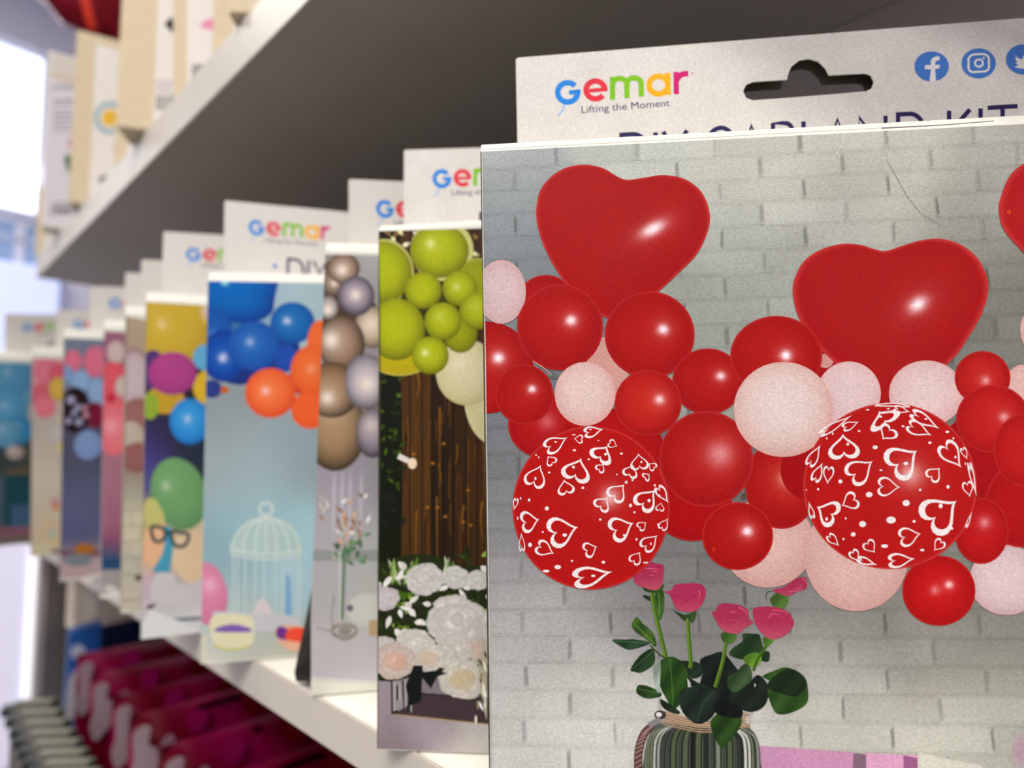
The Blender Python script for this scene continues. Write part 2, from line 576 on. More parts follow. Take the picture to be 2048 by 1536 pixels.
def header(kit, TL, second=(2048, 35), full=True, dot=False, width=0.206, rear=False):
    """hang card rising behind the box, printed with the logo; laid out like the nearest one"""
    P = kit.back
    hp = KITS[0].back
    h0 = hp.uv(*HERO_TL)
    t0 = P.uv(*TL); t1 = P.uv(*second)
    sl = (t1[1] - t0[1]) / (t1[0] - t0[0])

    def uv(x, y):
        a = hp.uv(x, y)
        hs = (hp.uv(2048, 36)[1] - h0[1]) / (hp.uv(2048, 36)[0] - h0[0])
        du = a[0] - h0[0]
        return (t0[0] + du, t0[1] + (a[1] - h0[1] - hs * du) + sl * du)
    A = Art(P, 2e-5)
    hole = [uv(*q) for q in HOLE]
    r = 0.0012
    outer = [(t0[0], -0.05), (t0[0] + width, -0.05), (t0[0] + width, t0[1] + sl * width - r), (t0[0] + width - r, t0[1] + sl * width),
             (t0[0] + r * 0.6, t0[1]), (t0[0], t0[1] - r * 0.6)]
    vh = min(v for u, v in hole)
    for (w0, w1, ring_out, col) in ((0.0, -0.0004, outer, (219, 214, 205)),):
        bm = bmesh.new()
        def loop(pts):
            vv = [bm.verts.new(P.pt(u, v, w0)) for u, v in pts]
            return [bm.edges.new((vv[i], vv[(i + 1) % len(vv)])) for i in range(len(vv))]
        es = loop(ring_out) + loop(hole)
        bmesh.ops.triangle_fill(bm, use_beauty=True, use_dissolve=False, edges=es, normal=P.N)
        bm.verts.index_update()
        vs = [v.co.copy() for v in bm.verts]; fs = [tuple(v.index for v in f.verts) for f in bm.faces]
        n = len(ring_out); m = len(hole); bm.free()
        A.raw(vs, fs, col)
        off = P.N * w1
        A.raw([v + off for v in vs], fs, (190, 186, 176))
        wall = [(i, (i + 1) % n) for i in range(n)] + [(n + i, n + (i + 1) % m) for i in range(m)]
        A.raw(vs + [v + off for v in vs], [(a, b, len(vs) + b, len(vs) + a) for a, b in wall], (240, 238, 228))
    A.uv = uv
    logo(A)
    if full: title(A)
    if dot:
        A.disc(1200, 300, 7, 7, (20, 110, 200))
    return A.build('header_card', kit.mat, kit.e, flip=False)


def rear_card(kit, TL, width=0.206, depth=0.005):
    """second layer of the folded hang card, with the same slot"""
    P = kit.back
    t0 = P.uv(*TL)
    bm = bmesh.new()
    es = []
    for ring in ([(t0[0] + .001, -0.02), (t0[0] + width - .001, -0.02), (t0[0] + width - .001, t0[1] - .002), (t0[0] + .001, t0[1] - .002)], [P.uv(*q) for q in HOLE]):
        vv = [bm.verts.new(P.pt(u, v, -depth)) for u, v in ring]
        es += [bm.edges.new((vv[i], vv[(i + 1) % len(vv)])) for i in range(len(vv))]
    bmesh.ops.triangle_fill(bm, use_beauty=True, use_dissolve=False, edges=es, normal=P.N)
    r = bmesh.ops.extrude_face_region(bm, geom=bm.faces[:])
    bmesh.ops.translate(bm, verts=[g for g in r['geom'] if isinstance(g, bmesh.types.BMVert)], vec=-P.N * .0004)
    me = bpy.data.meshes.new('rear_card'); bm.to_mesh(me); bm.free()
    return link_mesh('rear_card', me, kit.e, M_CARD_IN)


BLUE, RED, GREEN, AMBER, MAG, NAVY = (30, 130, 215), (222, 45, 62), (125, 190, 20), (245, 175, 20), (205, 25, 110), (48, 38, 88)


def logo(A):
    z = zc(950, 0, .2686)
    def P_(pts): return z(pts)
    def A_(cx, cy, r, a0, a1, n=16, ry=None): return z(arc(cx, cy, r, a0, a1, n, ry))
    w = .2686
    A.stroke(P_(catmull([(668, 770), (660, 805), (640, 835), (618, 868)], 4, False)), 4.2, (150, 185, 225), 3.0)
    A.stroke(A_(690, 688, 74, 42, 352, 30, 72), 42 * w, BLUE)
    A.stroke(P_([(700, 690), (786, 681)]), 34 * w, BLUE)
    A.stroke(A_(897, 670, 70, 0, 322, 28, 66), 42 * w, RED)
    A.stroke(P_([(850, 676), (987, 664)]), 30 * w, RED)
    A.stroke(P_([(1024, 572), (1024, 743)]), 40 * w, GREEN)
    A.stroke(P_([(1130, 612), (1132, 731)]), 40 * w, GREEN)
    A.stroke(P_([(1237, 612), (1238, 720)]), 40 * w, GREEN)
    A.stroke(P_(arc(1077, 630, 54, 180, 0, 12, 46)), 40 * w, GREEN)
    A.stroke(P_(arc(1184, 622, 53, 180, 0, 12, 42)), 40 * w, GREEN)
    A.stroke(A_(1366, 634, 70, 0, 360, 30, 66), 42 * w, AMBER)
    A.stroke(P_([(1434, 543), (1438, 706)]), 42 * w, AMBER)
    A.stroke(P_([(1497, 535), (1499, 702)]), 40 * w, MAG)
    A.stroke(P_(catmull([(1500, 600), (1520, 568), (1550, 552), (1588, 548)], 4, False)), 42 * w, MAG)
    A.disc(950 + 1618 * w, 546 * w, 2.2, 2.2, (225, 130, 170))
    A.text('Lifting the Moment', 950 + 795 * w, 843 * w, 950 + 1452 * w, 790 * w, 14.5, NAVY)


def title(A):
    ink = (46, 40, 84)

    def L(strokes, x, wd, y, hgt=74, lw=9.0):
        for s in strokes:
            A.stroke([(x + a * wd, y + b * hgt - (a * wd) * 0.06) for a, b in s], lw, ink)
    def top(x): return 266 + (212 - 266) * (x - 1239) / (1973 - 1239) + 4
    Dd = [[(0, 1), (0, 0)], [(-.08, 0), (0.3, 0)] + [(0.42 + 0.54 * math.sin(math.radians(t)), 0.5 - 0.5 * math.cos(math.radians(t))) for t in range(0, 181, 10)] + [(0.3, 1), (-.08, 1)]]
    G = [[(0.5 + 0.5 * math.cos(math.radians(t)), 0.5 - 0.5 * math.sin(math.radians(t))) for t in range(45, 361, 15)], [(1.0, 0.52), (0.55, 0.52)]]
    Aa = [[(0, 1), (0.5, 0), (1, 1)], [(0.2, 0.66), (0.8, 0.66)]]
    R = [[(0, 1), (0, 0), (0.55, 0)], [(0.55 + 0.4 * math.sin(math.radians(t)), 0.28 - 0.28 * math.cos(math.radians(t))) for t in range(0, 181, 20)], [(0.55, .56), (0, .56)], [(0.5, .56), (0.95, 1)]]
    Ll = [[(0, 0), (0, 1), (0.9, 1)]]
    Nn = [[(0, 1), (0, 0), (1, 1), (1, 0)]]
    I = [[(0, 0), (0, 1)]]
    Y = [[(0, 0), (0.5, 0.5), (1, 0)], [(0.5, 0.5), (0.5, 1)]]
    K = [[(0, 0), (0, 1)], [(0.95, 0), (0, 0.6)], [(0.35, 0.4), (1, 1)]]
    T = [[(0, 0), (1, 0)], [(0.5, 0), (0.5, 1)]]
    for s, x, wd in ((Dd, 1243, 54), (I, 1311, 1), (Y, 1326, 48), (G, 1413, 56), (Aa, 1478, 50), (R, 1546, 42), (Ll, 1607, 36), (Aa, 1650, 50), (Nn, 1718, 53),
                     (Dd, 1796, 54), (K, 1898, 44), (I, 1961, 1), (T, 1975, 60)):
        L(s, x, wd, top(x))


def icons(A):
    BL = (72, 122, 196); WH = (232, 228, 220)
    # thumb-shaped letter in a disc
    A.disc(1863, 133, 34.5, 30, BL, 40)
    z = zc(1450, 0, .292)
    A.poly(z([(1400, 558), (1410, 475), (1368, 475), (1368, 448), (1410, 445), (1408, 420), (1420, 398), (1445, 388), (1468, 386), (1468, 412), (1450, 416), (1440, 424), (1438, 446), (1470, 444),
              (1468, 470), (1438, 473), (1444, 560)]), WH)
    A.disc(1957, 127, 34.5, 30, BL, 40)
    q = []
    for cx, cy, a0 in ((1778, 398, 90), (1692, 405, 180), (1692, 468, 270), (1780, 462, 0)):
        pass
    q = catmull([(1690, 378), (1735, 372), (1782, 374), (1804, 396), (1806, 432), (1806, 466), (1785, 488), (1738, 492), (1690, 494), (1668, 472), (1668, 434), (1668, 400)], 4)
    A.stroke(z(q), 4.0, WH, closed=True)
    A.stroke(z(arc(1738, 433, 27, 0, 345, 22, 25)), 4.0, WH, closed=True)
    A.disc(1450 + 1770 * .292, 398 * .292, 2.4, 2.2, WH, 12)
    A.disc(2046, 119, 34.5, 30, BL, 40)
    A.poly(z(catmull([(1985, 375), (2005, 398), (2035, 405), (2045, 380), (2075, 368), (2100, 382), (2120, 378), (2108, 400), (2100, 440), (2060, 470), (2010, 468), (1983, 458), (2005, 450), (1990, 430),
                      (2003, 425), (1982, 402), (1995, 402)], 3)), WH)

# ================================================================= the nearest box: red hearts
def field(samples, sig):
    """smooth colour field through (x, y, colour) samples"""
    def fn(x, y):
        sw = 1e-9; r = [0.0, 0.0, 0.0]
        for (a, b, c) in samples:
            w = math.exp(-((x - a) ** 2 + (y - b) ** 2) / (2 * sig * sig)) + 1e-7
            sw += w
            for i in range(3): r[i] += w * c[i]
        return tuple(v / sw for v in r)
    return fn


KITS = []
hero = Kit('nearest sharp kit box printed with red heart balloons and a vase of roses', (961, 302), (981.5, 1766), -53.0, HZ, 0.0032, soft=False)
KITS.append(hero)


def heart_pts(T, N, w, k=28):
    """heart outline from its tip, its notch and its half width"""
    ax, ay = N[0] - T[0], N[1] - T[1]
    L = math.hypot(ax, ay) or 1
    ux, uy = ax / L, ay / L
    vx, vy = -uy, ux
    out = []
    for i in range(k):
        t = 2 * math.pi * i / k
        s = 16 * math.sin(t) ** 3 / 16.0
        c = 13 * math.cos(t) - 5 * math.cos(2 * t) - 2 * math.cos(3 * t) - math.cos(4 * t)   # 5 at notch, -17 at tip
        d = (c + 17) / 22.0
        out.append((T[0] + ux * L * d + vx * w * s, T[1] + uy * L * d + vy * w * s))
    return out


def white_heart(A, T, N, w, th, col=(236, 226, 222), thick_side=1):
    o = heart_pts(T, N, w)
    cx = sum(p[0] for p in o) / len(o); cy = sum(p[1] for p in o) / len(o)
    L = math.hypot(N[0] - T[0], N[1] - T[1])
    ux, uy = (N[0] - T[0]) / (L or 1), (N[1] - T[1]) / (L or 1)
    size = min(w * 2, L * 1.2)
    k = max(0.35, 1 - 2.3 * th / max(6, size))
    sx, sy = -ux * th * 0.35, -uy * th * 0.35
    inn = [(cx + (p[0] - cx) * k + sx, cy + (p[1] - cy) * k + sy) for p in o]
    n = len(o)
    uv = [A.uv(*p) for p in o] + [A.uv(*p) for p in inn]
    A._add(uv, [col] * (2 * n), [(i, (i + 1) % n, n + (i + 1) % n, n + i) for i in range(n)])


def art_hero():
    A = hero.art()
    wall = field([(1000, 320, (158, 164, 160)), (1250, 310, (176, 180, 170)), (1500, 350, (182, 184, 170)), (1800, 300, (180, 180, 166)), (2020, 300, (160, 160, 150)),
                  (1030, 420, (142, 147, 148)), (1060, 520, (112, 118, 118)), (1000, 480, (132, 138, 140)), (1480, 450, (170, 173, 162)), (1750, 430, (164, 166, 154)), (1950, 450, (142, 143, 132)),
                  (1450, 600, (140, 144, 134)), (1540, 560, (150, 152, 142)), (1990, 600, (112, 113, 104)), (1930, 680, (112, 112, 106)), (1000, 900, (108, 110, 112)), (1000, 1000, (118, 119, 120)),
                  (1000, 1150, (138, 138, 136)), (1380, 1130, (104, 104, 102)), (1250, 1200, (126, 126, 124)), (1420, 1200, (118, 118, 114)), (1650, 1210, (112, 111, 106)), (1750, 1250, (118, 116, 110)),
                  (1150, 1280, (162, 161, 155)), (1000, 1300, (172, 171, 165)), (1000, 1480, (182, 182, 175)), (1180, 1420, (192, 192, 182)), (1700, 1400, (176, 176, 164)), (1650, 1320, (158, 157, 148)),
                  (1860, 1300, (138, 136, 126)), (1990, 1260, (116, 116, 108)), (1990, 1360, (150, 150, 138)), (1900, 1450, (178, 178, 164)), (2040, 1480, (160, 160, 148)), (1400, 1500, (186, 186, 176))], 62)
    rnd = random.Random(5)
    # base coat with brick courses; joints straight on the face
    u0, v0 = A.uv(1048, 1271); u5, _ = A.uv(1961, 1271)
    bw = (u5 - u0) / 5.0
    _, va = A.uv(1048, 1271); _, vb = A.uv(1048, 1380)
    bh = (va - vb) / 2.0
    tone = {}

    def wallc(x, y):
        c = tuple(t * 1.075 for t in wall(x, y))
        u, v = A.uv(x, y)
        r = math.floor((v - v0) / bh)
        q = math.floor((u - u0) / bw + (0.5 if r % 2 else 0))
        k = tone.setdefault((r, q), rnd.uniform(-5, 5))
        fr = ((v - v0) / bh) % 1.0
        k2 = -11 * math.exp(-((min(fr, 1 - fr)) / 0.07) ** 2)
        return tuple(t + k + k2 for t in c)
    A.grid(955, 200, 2120, 1800, 220, 300, wallc)
    A.grid(2120, 200, 2800, 1800, 30, 60, wallc)
    iu, iv = [A.uv(1000, 1000), A.uv(1100, 1000), A.uv(1000, 1100)], None

    def uv2px(u, v):   # photo point of a face point (for laying out the courses)
        q = ROT.transposed() @ A.p.pt(u, v)
        return (CX + F * q.x / -q.z, CY - F * q.y / -q.z)
    for r in range(-6, 24):
        v = v0 + r * bh
        for q in range(-1, 9):
            u = u0 + (q + (0.5 if r % 2 else 0)) * bw + rnd.uniform(-0.0006, 0.0006)
            if u < 0.002: continue
            d = rnd.uniform(0.25, 0.75)
            a, b = uv2px(u, v + bh * 0.06), uv2px(u + rnd.uniform(-.0003, .0003), v + bh * 0.94)
            if a[0] > 2100 or a[1] < 250: continue
            pts = [(a[0] + (b[0] - a[0]) * t, a[1] + (b[1] - a[1]) * t) for t in (0, 0.2, 0.8, 1)]
            A.soft_stroke(pts, rnd.uniform(4.5, 7), lambda x, y: tuple(t * (1 - 0.36 * d) for t in wallc(x, y)), wallc)
    # vase, parcel and ribbon at the foot of the picture
    z8 = zc(1150, 1100, .2839)
    A.poly(z8([(1300, 1378), (1960, 1424), (1960, 1640), (1300, 1640)]), lambda x, y: (196, 144, 172) if y < 1520 else (196, 140, 180))
    A.poly([(1728, 1505), (1840, 1511), (1842, 1580), (1728, 1580)], (216, 160, 190))
    A.poly(z8([(1960, 1428), (2050, 1440), (2050, 1640), (1950, 1640)]), (130, 100, 118))
    A.poly([(1806, 1510), (1838, 1516), (1843, 1580), (1808, 1580)], (150, 90, 130))
    A.poly([(1835, 1504), (1960, 1530), (2000, 1580), (1835, 1580)], (206, 204, 190))
    A.blob(2045, 1500, 30, 45, (170, 140, 155), wallc)
    # twisted brown rope
    rope = catmull(z8([(560, 1230), (490, 1290), (452, 1400), (445, 1540), (460, 1640)]), 8, False)
    A.stroke(rope, 17, (92, 66, 62))
    for i in range(1, len(rope) - 1, 2):
        p = rope[i]
        A.stroke([(p[0] - 7, p[1] + 4), (p[0] + 7, p[1] - 4)], 2.6, (156, 124, 112))
    # ribbed glass vase
    body = catmull(z8([(620, 1215), (890, 1238), (1150, 1225), (1240, 1262), (1292, 1350), (1306, 1480), (1290, 1640), (900, 1650), (500, 1640), (484, 1470), (505, 1350), (550, 1262)]), 5)
    A.poly(body, (84, 90, 82))
    for i in range(26):
        t = (i + 0.5) / 26
        a = (t - 0.5) * math.pi * 0.96
        xo = 1150 + .2839 * (895 + 400 * math.sin(a))
        xt = 1150 + .2839 * (895 + 250 * math.sin(a))
        col = rnd.choice([(176, 180, 168), (140, 146, 134), (196, 198, 186), (60, 66, 58), (110, 118, 96)]) if t < 0.3 or t > 0.76 else rnd.choice([(38, 44, 36), (62, 70, 54), (120, 130, 112), (24, 28, 24), (80, 92, 60)])
        pts = catmull([(xt, 1452), (xt + (xo - xt) * 0.75, 1468), (xo, 1500), (xo, 1590)], 4, False)
        A.stroke(pts, 7.5 * abs(math.cos(a)) + 1.2, col)
        pts = [(p[0] + 4.6 * abs(math.cos(a)) + 0.6, p[1]) for p in pts]
        A.stroke(pts, 2.6 * abs(math.cos(a)) + .8, (34, 38, 34))
    A.poly(z8([(600, 1130), (680, 1140), (860, 1200), (1060, 1215), (1180, 1140), (1230, 1150), (1236, 1250), (1060, 1262), (820, 1240), (640, 1215)]), (168, 140, 110))
    for i in range(12):
        y = 1142 + i * 8
        A.stroke(catmull(z8([(610, y), (760, y + 35), (900, y + 58), (1100, y + 40), (1225, y + 8)]), 4, False), 1.2, (110, 84, 62) if i % 2 else (204, 178, 148))
    A.disc(1150 + .2839 * 1215, 1100 + .2839 * 1195, 5, 9, (188, 180, 170))
    A.disc(1150 + .2839 * 600, 1100 + .2839 * 1160, 12, 9, (60, 54, 50))
    A.disc(1150 + .2839 * 590, 1100 + .2839 * 1158, 6, 5, (222, 218, 212))
    A.stroke(z8([(600, 1190), (520, 1235)]), 11, (130, 130, 126))
    # dark leaves and stems
    DG, MG, LG = (22, 34, 22), (40, 68, 26), (74, 112, 28)

    def leaf(pts, col, hi=None, smooth=4, vein=None):
        q = catmull(z8(pts), smooth)
        cx = sum(p[0] for p in q) / len(q); cy = sum(p[1] for p in q) / len(q)
        hi = hi or tuple(min(255, t * 1.35 + 4) for t in col)
        A.rings(q, (cx, cy), lambda x, y, r: mix(col, hi, 0.5 + 0.5 * math.sin((x - cx) * .12 + (y - cy) * .09)), 4)
        if vein: A.stroke(catmull(z8(vein), 4, False), 1.4, tuple(t * 1.3 + 12 for t in hi))

    def stem(pts, w, col=(96, 128, 40)):
        A.stroke(catmull(z8(pts), 5, False), w, col)
        A.stroke([(x + w * .25, y) for x, y in catmull(z8(pts), 5, False)], w * .35, (58, 88, 22))
    leaf([(880, 775), (960, 735), (1040, 720), (1120, 810), (1190, 900), (1240, 1000), (1100, 1110), (960, 1050), (880, 960), (900, 860)], (16, 22, 18))
    leaf([(720, 790), (800, 780), (880, 800), (900, 860), (860, 900), (800, 890)], DG)
    leaf([(790, 890), (860, 930), (960, 980), (900, 1010), (820, 960)], DG)
    leaf([(1200, 960), (1280, 880), (1340, 920), (1365, 1000), (1330, 1100), (1230, 1140), (1120, 1090), (1100, 1000)], (20, 28, 22), (30, 38, 30))
    leaf([(1320, 890), (1400, 850), (1480, 825), (1560, 850), (1620, 900), (1640, 980), (1630, 1080), (1520, 1145), (1420, 1150), (1370, 1060), (1355, 980), (1400, 930)], (34, 62, 20), (50, 84, 30))
    leaf([(1350, 960), (1420, 870), (1500, 840), (1590, 870), (1625, 950), (1560, 1030), (1450, 1010)], (20, 34, 18), (28, 44, 22))
    leaf([(1090, 740), (1110, 690), (1180, 640), (1180, 590), (1260, 590), (1300, 600), (1330, 700), (1370, 720), (1360, 785), (1300, 770), (1270, 720), (1200, 770)], (24, 46, 24), (38, 64, 34))
    leaf([(1185, 760), (1260, 720), (1310, 740), (1300, 800), (1230, 820)], LG)
    leaf([(1130, 860), (1195, 800), (1235, 830), (1245, 910), (1180, 970), (1120, 1000), (1075, 960), (1080, 890)], (38, 60, 32), (62, 88, 52))
    # calyxes and stalks
    leaf([(570, 290), (600, 265), (625, 300), (628, 400), (605, 485), (580, 470), (560, 380)], (44, 70, 22), vein=[(590, 300), (595, 460)])
    leaf([(475, 318), (510, 320), (560, 345), (560, 365), (510, 350)], (30, 46, 22))
    stem([(540, 290), (560, 420), (600, 590), (640, 755)], 8.5)
    stem([(793, 450), (800, 600), (815, 790), (805, 830)], 8)
    stem([(1068, 620), (1040, 780), (1000, 920), (985, 965)], 7.5)
    stem([(1370, 640), (1290, 760), (1255, 850)], 6, (66, 96, 30))
    leaf([(480, 245), (560, 270), (625, 240), (610, 280), (560, 300), (490, 285)], (34, 58, 20))
    leaf([(695, 425), (760, 460), (850, 430), (850, 470), (820, 515), (800, 460), (775, 500), (740, 470)], (36, 56, 26))
    leaf([(1035, 580), (1130, 590), (1130, 630), (1090, 660), (1040, 640)], (52, 80, 30))
    leaf([(1330, 610), (1400, 620), (1380, 660), (1340, 680), (1325, 650)], (60, 92, 28))
    leaf([(1375, 340), (1430, 300), (1500, 330), (1490, 390), (1430, 425), (1385, 380)], (58, 84, 34))
    A.stroke(catmull(z8([(1385, 290), (1350, 300), (1345, 350)]), 4, False), 1.5, (50, 70, 40))
    leaf([(400, 520), (435, 470), (480, 520), (540, 570), (572, 640), (565, 680), (520, 640), (420, 570)], MG, (70, 100, 34), vein=[(420, 520), (560, 660)])
    leaf([(262, 630), (350, 630), (420, 628), (530, 650), (470, 680), (380, 700), (310, 670)], (30, 50, 30), vein=[(280, 640), (530, 655)])
    leaf([(390, 840), (450, 750), (530, 695), (560, 720), (555, 800), (470, 860), (420, 855)], (24, 44, 24), (40, 66, 34), vein=[(400, 840), (550, 710)])
    stem([(530, 670), (590, 730), (640, 760)], 3, (50, 66, 36))
    leaf([(430, 990), (450, 950), (520, 960), (600, 1000), (600, 1030), (510, 1045), (450, 1020)], (30, 52, 20), vein=[(440, 975), (600, 1010)])
    leaf([(600, 780), (690, 750), (770, 810), (800, 900), (790, 1000), (760, 1060), (690, 1120), (640, 1040), (600, 960), (590, 860)], (28, 54, 20), (46, 80, 26), vein=[(665, 770), (680, 900), (690, 1090)])
    leaf([(555, 800), (600, 780), (600, 900), (590, 1010), (560, 940)], (120, 134, 120))
    leaf([(600, 1050), (660, 1080), (740, 1140), (700, 1150), (620, 1110)], DG)
    leaf([(740, 1000), (830, 960), (920, 970), (1000, 1000), (1010, 1080), (960, 1180), (870, 1225), (790, 1180), (740, 1100)], (22, 32, 26), (34, 48, 38), vein=[(985, 985), (900, 1080), (860, 1210)])
    leaf([(960, 1190), (1080, 1110), (1160, 1150), (1170, 1230), (1100, 1330), (1030, 1390), (970, 1290)], (26, 50, 18), (46, 76, 26))
    leaf([(1010, 1060), (1130, 1090), (1180, 1130), (1160, 1180), (1040, 1170), (980, 1130)], (12, 16, 14), (16, 20, 18))
    for p in ([(790, 900), (815, 940), (795, 965)], [(1262, 935), (1275, 950), (1262, 965)]): A.poly(z8(p), (196, 196, 186))

    # roses
    def rose(pts, cen, col=(164, 48, 80), seed=1):
        r_ = random.Random(seed)
        q = catmull(z8(pts), 3)
        c = z8([cen])[0]
        R = max(math.hypot(p[0] - c[0], p[1] - c[1]) for p in q)
        A.rings(q, c, lambda x, y, r: mix(mix(col, (188, 88, 98), max(0, (y - c[1]) / R)), (160, 36, 74), max(0, -(y - c[1]) / R) * .8 + (0.25 if r < .3 else 0)), 6)
        for k in range(9):
            a0 = r_.uniform(0, 6.28); rr = R * (0.15 + 0.075 * k)
            pts2 = [(c[0] + rr * math.cos(a0 + t * .32), c[1] - R * .12 + rr * .5 * math.sin(a0 + t * .32)) for t in range(5)]
            A.stroke(pts2, 1.7, r_.choice([(158, 34, 72), (222, 100, 126), (176, 46, 84)]), .6)
    rose([(410, 195), (450, 130), (530, 85), (570, 95), (625, 110), (620, 200), (600, 265), (550, 282), (480, 262), (430, 240)], (530, 180), seed=2)
    rose([(625, 290), (680, 285), (700, 245), (780, 235), (890, 240), (922, 300), (900, 370), (850, 428), (770, 432), (710, 410), (670, 320)], (800, 330), (168, 46, 82), seed=3)
    rose([(965, 438), (990, 430), (1010, 385), (1060, 375), (1150, 385), (1215, 420), (1225, 480), (1255, 510), (1200, 545), (1150, 585), (1070, 580), (1010, 530)], (1100, 470), seed=4)
    rose([(1390, 280), (1470, 260), (1540, 210), (1600, 190), (1632, 205), (1630, 268), (1570, 290), (1500, 325), (1420, 300)], (1530, 260), (160, 46, 80), seed=5)
    rose([(1250, 425), (1290, 400), (1400, 400), (1490, 430), (1540, 500), (1520, 560), (1460, 610), (1380, 628), (1320, 590), (1270, 520)], (1400, 500), (170, 46, 82), seed=6)

    # ------------------------------------------------ balloons, back to front
    RB = (172, 20, 15); RD = (150, 4, 6); RIM = (196, 60, 54)
    PK = (214, 176, 166); PKD = (196, 152, 142); WT = (220, 202, 198); WD = (206, 170, 166)

    def red(cx, cy, rx, ry, hl=None, rim=RIM, col=RB, **k):
        k.setdefault('dark', RD); k.setdefault('shade', 0.75)
        A.balloon(cx, cy, rx, ry, col, hl, rim=rim, rimw=.03, **k)

    def pink(cx, cy, rx, ry, hl=None, col=PK, dark=PKD, **k):
        A.balloon(cx, cy, rx, ry, col, hl, rim=(220, 160, 152), rimw=.02, dark=dark, shade=0.8, dl=.3, **k)
    pink(1535, 1085, 92, 90)
    pink(2012, 1160, 74, 70, col=(216, 192, 192), dark=(190, 160, 160))
    pink(1712, 1112, 104, 110)
    pink(2046, 775, 40, 46)
    pink(2075, 660, 36, 48)
    red(1660, 735, 60, 50, col=(160, 10, 14))
    pink(1650, 722, 16, 14, col=(200, 140, 130))
    red(2050, 925, 105, 120, col=(158, 10, 14), rim=None)
    red(1092, 614, 62, 64, col=(168, 12, 16))
    red(972, 735, 95, 92, (997, 716, 11, .9), rim=None)
    pink(1215, 735, 42, 62, col=(206, 150, 138))
    red(1088, 850, 72, 66, (1094, 843, 16, .28), col=(170, 12, 14))
    red(1220, 905, 110, 88, col=(176, 12, 14), rim=None)
    red(1385, 1012, 80, 70, col=(168, 6, 10))
    red(1563, 968, 74, 90, (1573, 957, 15, .62), hs=(240, 190, 170), soft=.16)
    red(1620, 940, 60, 60, col=(160, 6, 10), rim=None)
    red(1950, 930, 80, 100, col=(160, 8, 12), rim=None)
    red(2040, 1010, 70, 85, col=(172, 12, 14))
    pink(1003, 584, 49, 64, col=(210, 184, 182), dark=(196, 160, 158))
    # big heart balloons
    hp = catmull(zc(950, 280, .2686)([(1130, 298), (1260, 282), (1400, 263), (1560, 292), (1690, 395), (1748, 560), (1722, 710), (1640, 865), (1500, 1005), (1370, 1125), (1200, 1240), (1010, 1330), (860, 1250),
                                      (700, 1100), (600, 960), (530, 830), (480, 700), (455, 550), (480, 390), (560, 280), (680, 207), (820, 186), (950, 210), (1050, 268)]), 5)
    A.balloon(1240, 468, 175, 150, (164, 22, 18), [(1306, 458, 27, .85, -.5, 2.3), (1304, 458, 16, .5, -.5, 2)], pts=hp, n=34, rim=(214, 84, 78), rimw=.02, dark=(164, 4, 6), shade=.5, dl=.25, light=(0, -1), soft=.06)
    hp = catmull(zc(1500, 400, .2676)([(1010, 382), (1140, 342), (1280, 302), (1430, 292), (1580, 340), (1700, 440), (1770, 580), (1775, 700), (1730, 850), (1640, 1010), (1530, 1170), (1330, 1350), (1080, 1560), (1005, 1600),
                                       (900, 1500), (760, 1330), (600, 1190), (440, 1020), (350, 850), (318, 700), (330, 590), (400, 460), (520, 375), (680, 330), (820, 336), (920, 366)]), 5)
    A.balloon(1780, 600, 190, 150, (164, 24, 20), [(1835, 609, 21, .9, -.6, 1.5)], pts=hp, n=34, rim=(214, 88, 82), rimw=.03, dark=(160, 6, 10), shade=.55, dl=.15, light=(0, -1), soft=.06)
    hp = catmull([(2120, 300), (2060, 320), (2020, 350), (1999, 400), (1998, 432), (2008, 462), (2046, 506), (2100, 560), (2180, 600), (2250, 500), (2250, 330)], 5)
    A.balloon(2130, 430, 130, 120, (170, 28, 28), None, pts=hp, n=20, rim=(206, 84, 80), rimw=.05, dark=(168, 8, 12), shade=.5)
    A.stroke(arc(2017, 425, 3, 0, 340, 12), 1.5, (222, 96, 40), closed=True)
    # round reds and whites in front
    red(1120, 655, 86, 86, (1142, 641, 10, .9), dl=.2)
    red(1299, 670, 90, 87, (1326, 659, 10, .9), dl=.2)
    red(1049, 789, 58, 60, (1064, 778, 7, .9))
    red(1415, 763, 71, 66, (1441, 752, 8, .85))
    red(1552, 712, 92, 80, (1571, 711, 10, .95), dl=.2)
    red(1296, 806, 67, 66, (1319, 799, 9, .75), dl=.2, col=(188, 34, 24))
    pink(1170, 788, 61, 64, col=(222, 196, 186), dark=(212, 160, 152), n=14)
    pink(1697, 787, 64, 64, col=(218, 192, 190), dark=(214, 172, 170), n=14)
    A.blob(1648, 830, 26, 60, (206, 150, 150), lambda x, y: (216, 186, 184))
    pink(1852, 787, 75, 66, col=(222, 196, 192), dark=(210, 164, 160), n=14)
    red(1412, 918, 94, 96, (1439, 908, 26, .42), dl=.2, soft=.1)
    red(1964, 756, 56, 54, (1970, 761, 8, .5), dl=.2, col=(186, 30, 24))
    red(1985, 838, 74, 68, (2007, 834, 9, .5), col=(188, 28, 24))
    red(2046, 900, 60, 72, col=(186, 24, 22))
    pink(1566, 819, 99, 95, col=(222, 204, 196), dark=(208, 160, 148), n=18)
    red(1962, 1062, 54, 66, (1968, 1045, 11, .42), col=(182, 14, 16))
    A.disc(1487, 992, 5, 8, (90, 70, 64), rot=.5)
    A.poly(zc(950, 650, .2686)([(440, 275), (520, 320), (600, 360), (610, 400), (560, 400), (540, 350)]), (96, 104, 100))
    A.stroke(zc(950, 650, .2686)(catmull([(430, 272), (500, 312), (570, 372)], 4, False)), 2, (214, 150, 140))
    red(1475, 1072, 71, 68, (1494, 1062, 9, .85), rim=(216, 60, 50), soft=.14, dl=.25)
    A.stroke(arc(1427, 1099, 3, 0, 340, 12), 1.4, (216, 60, 30), closed=True)
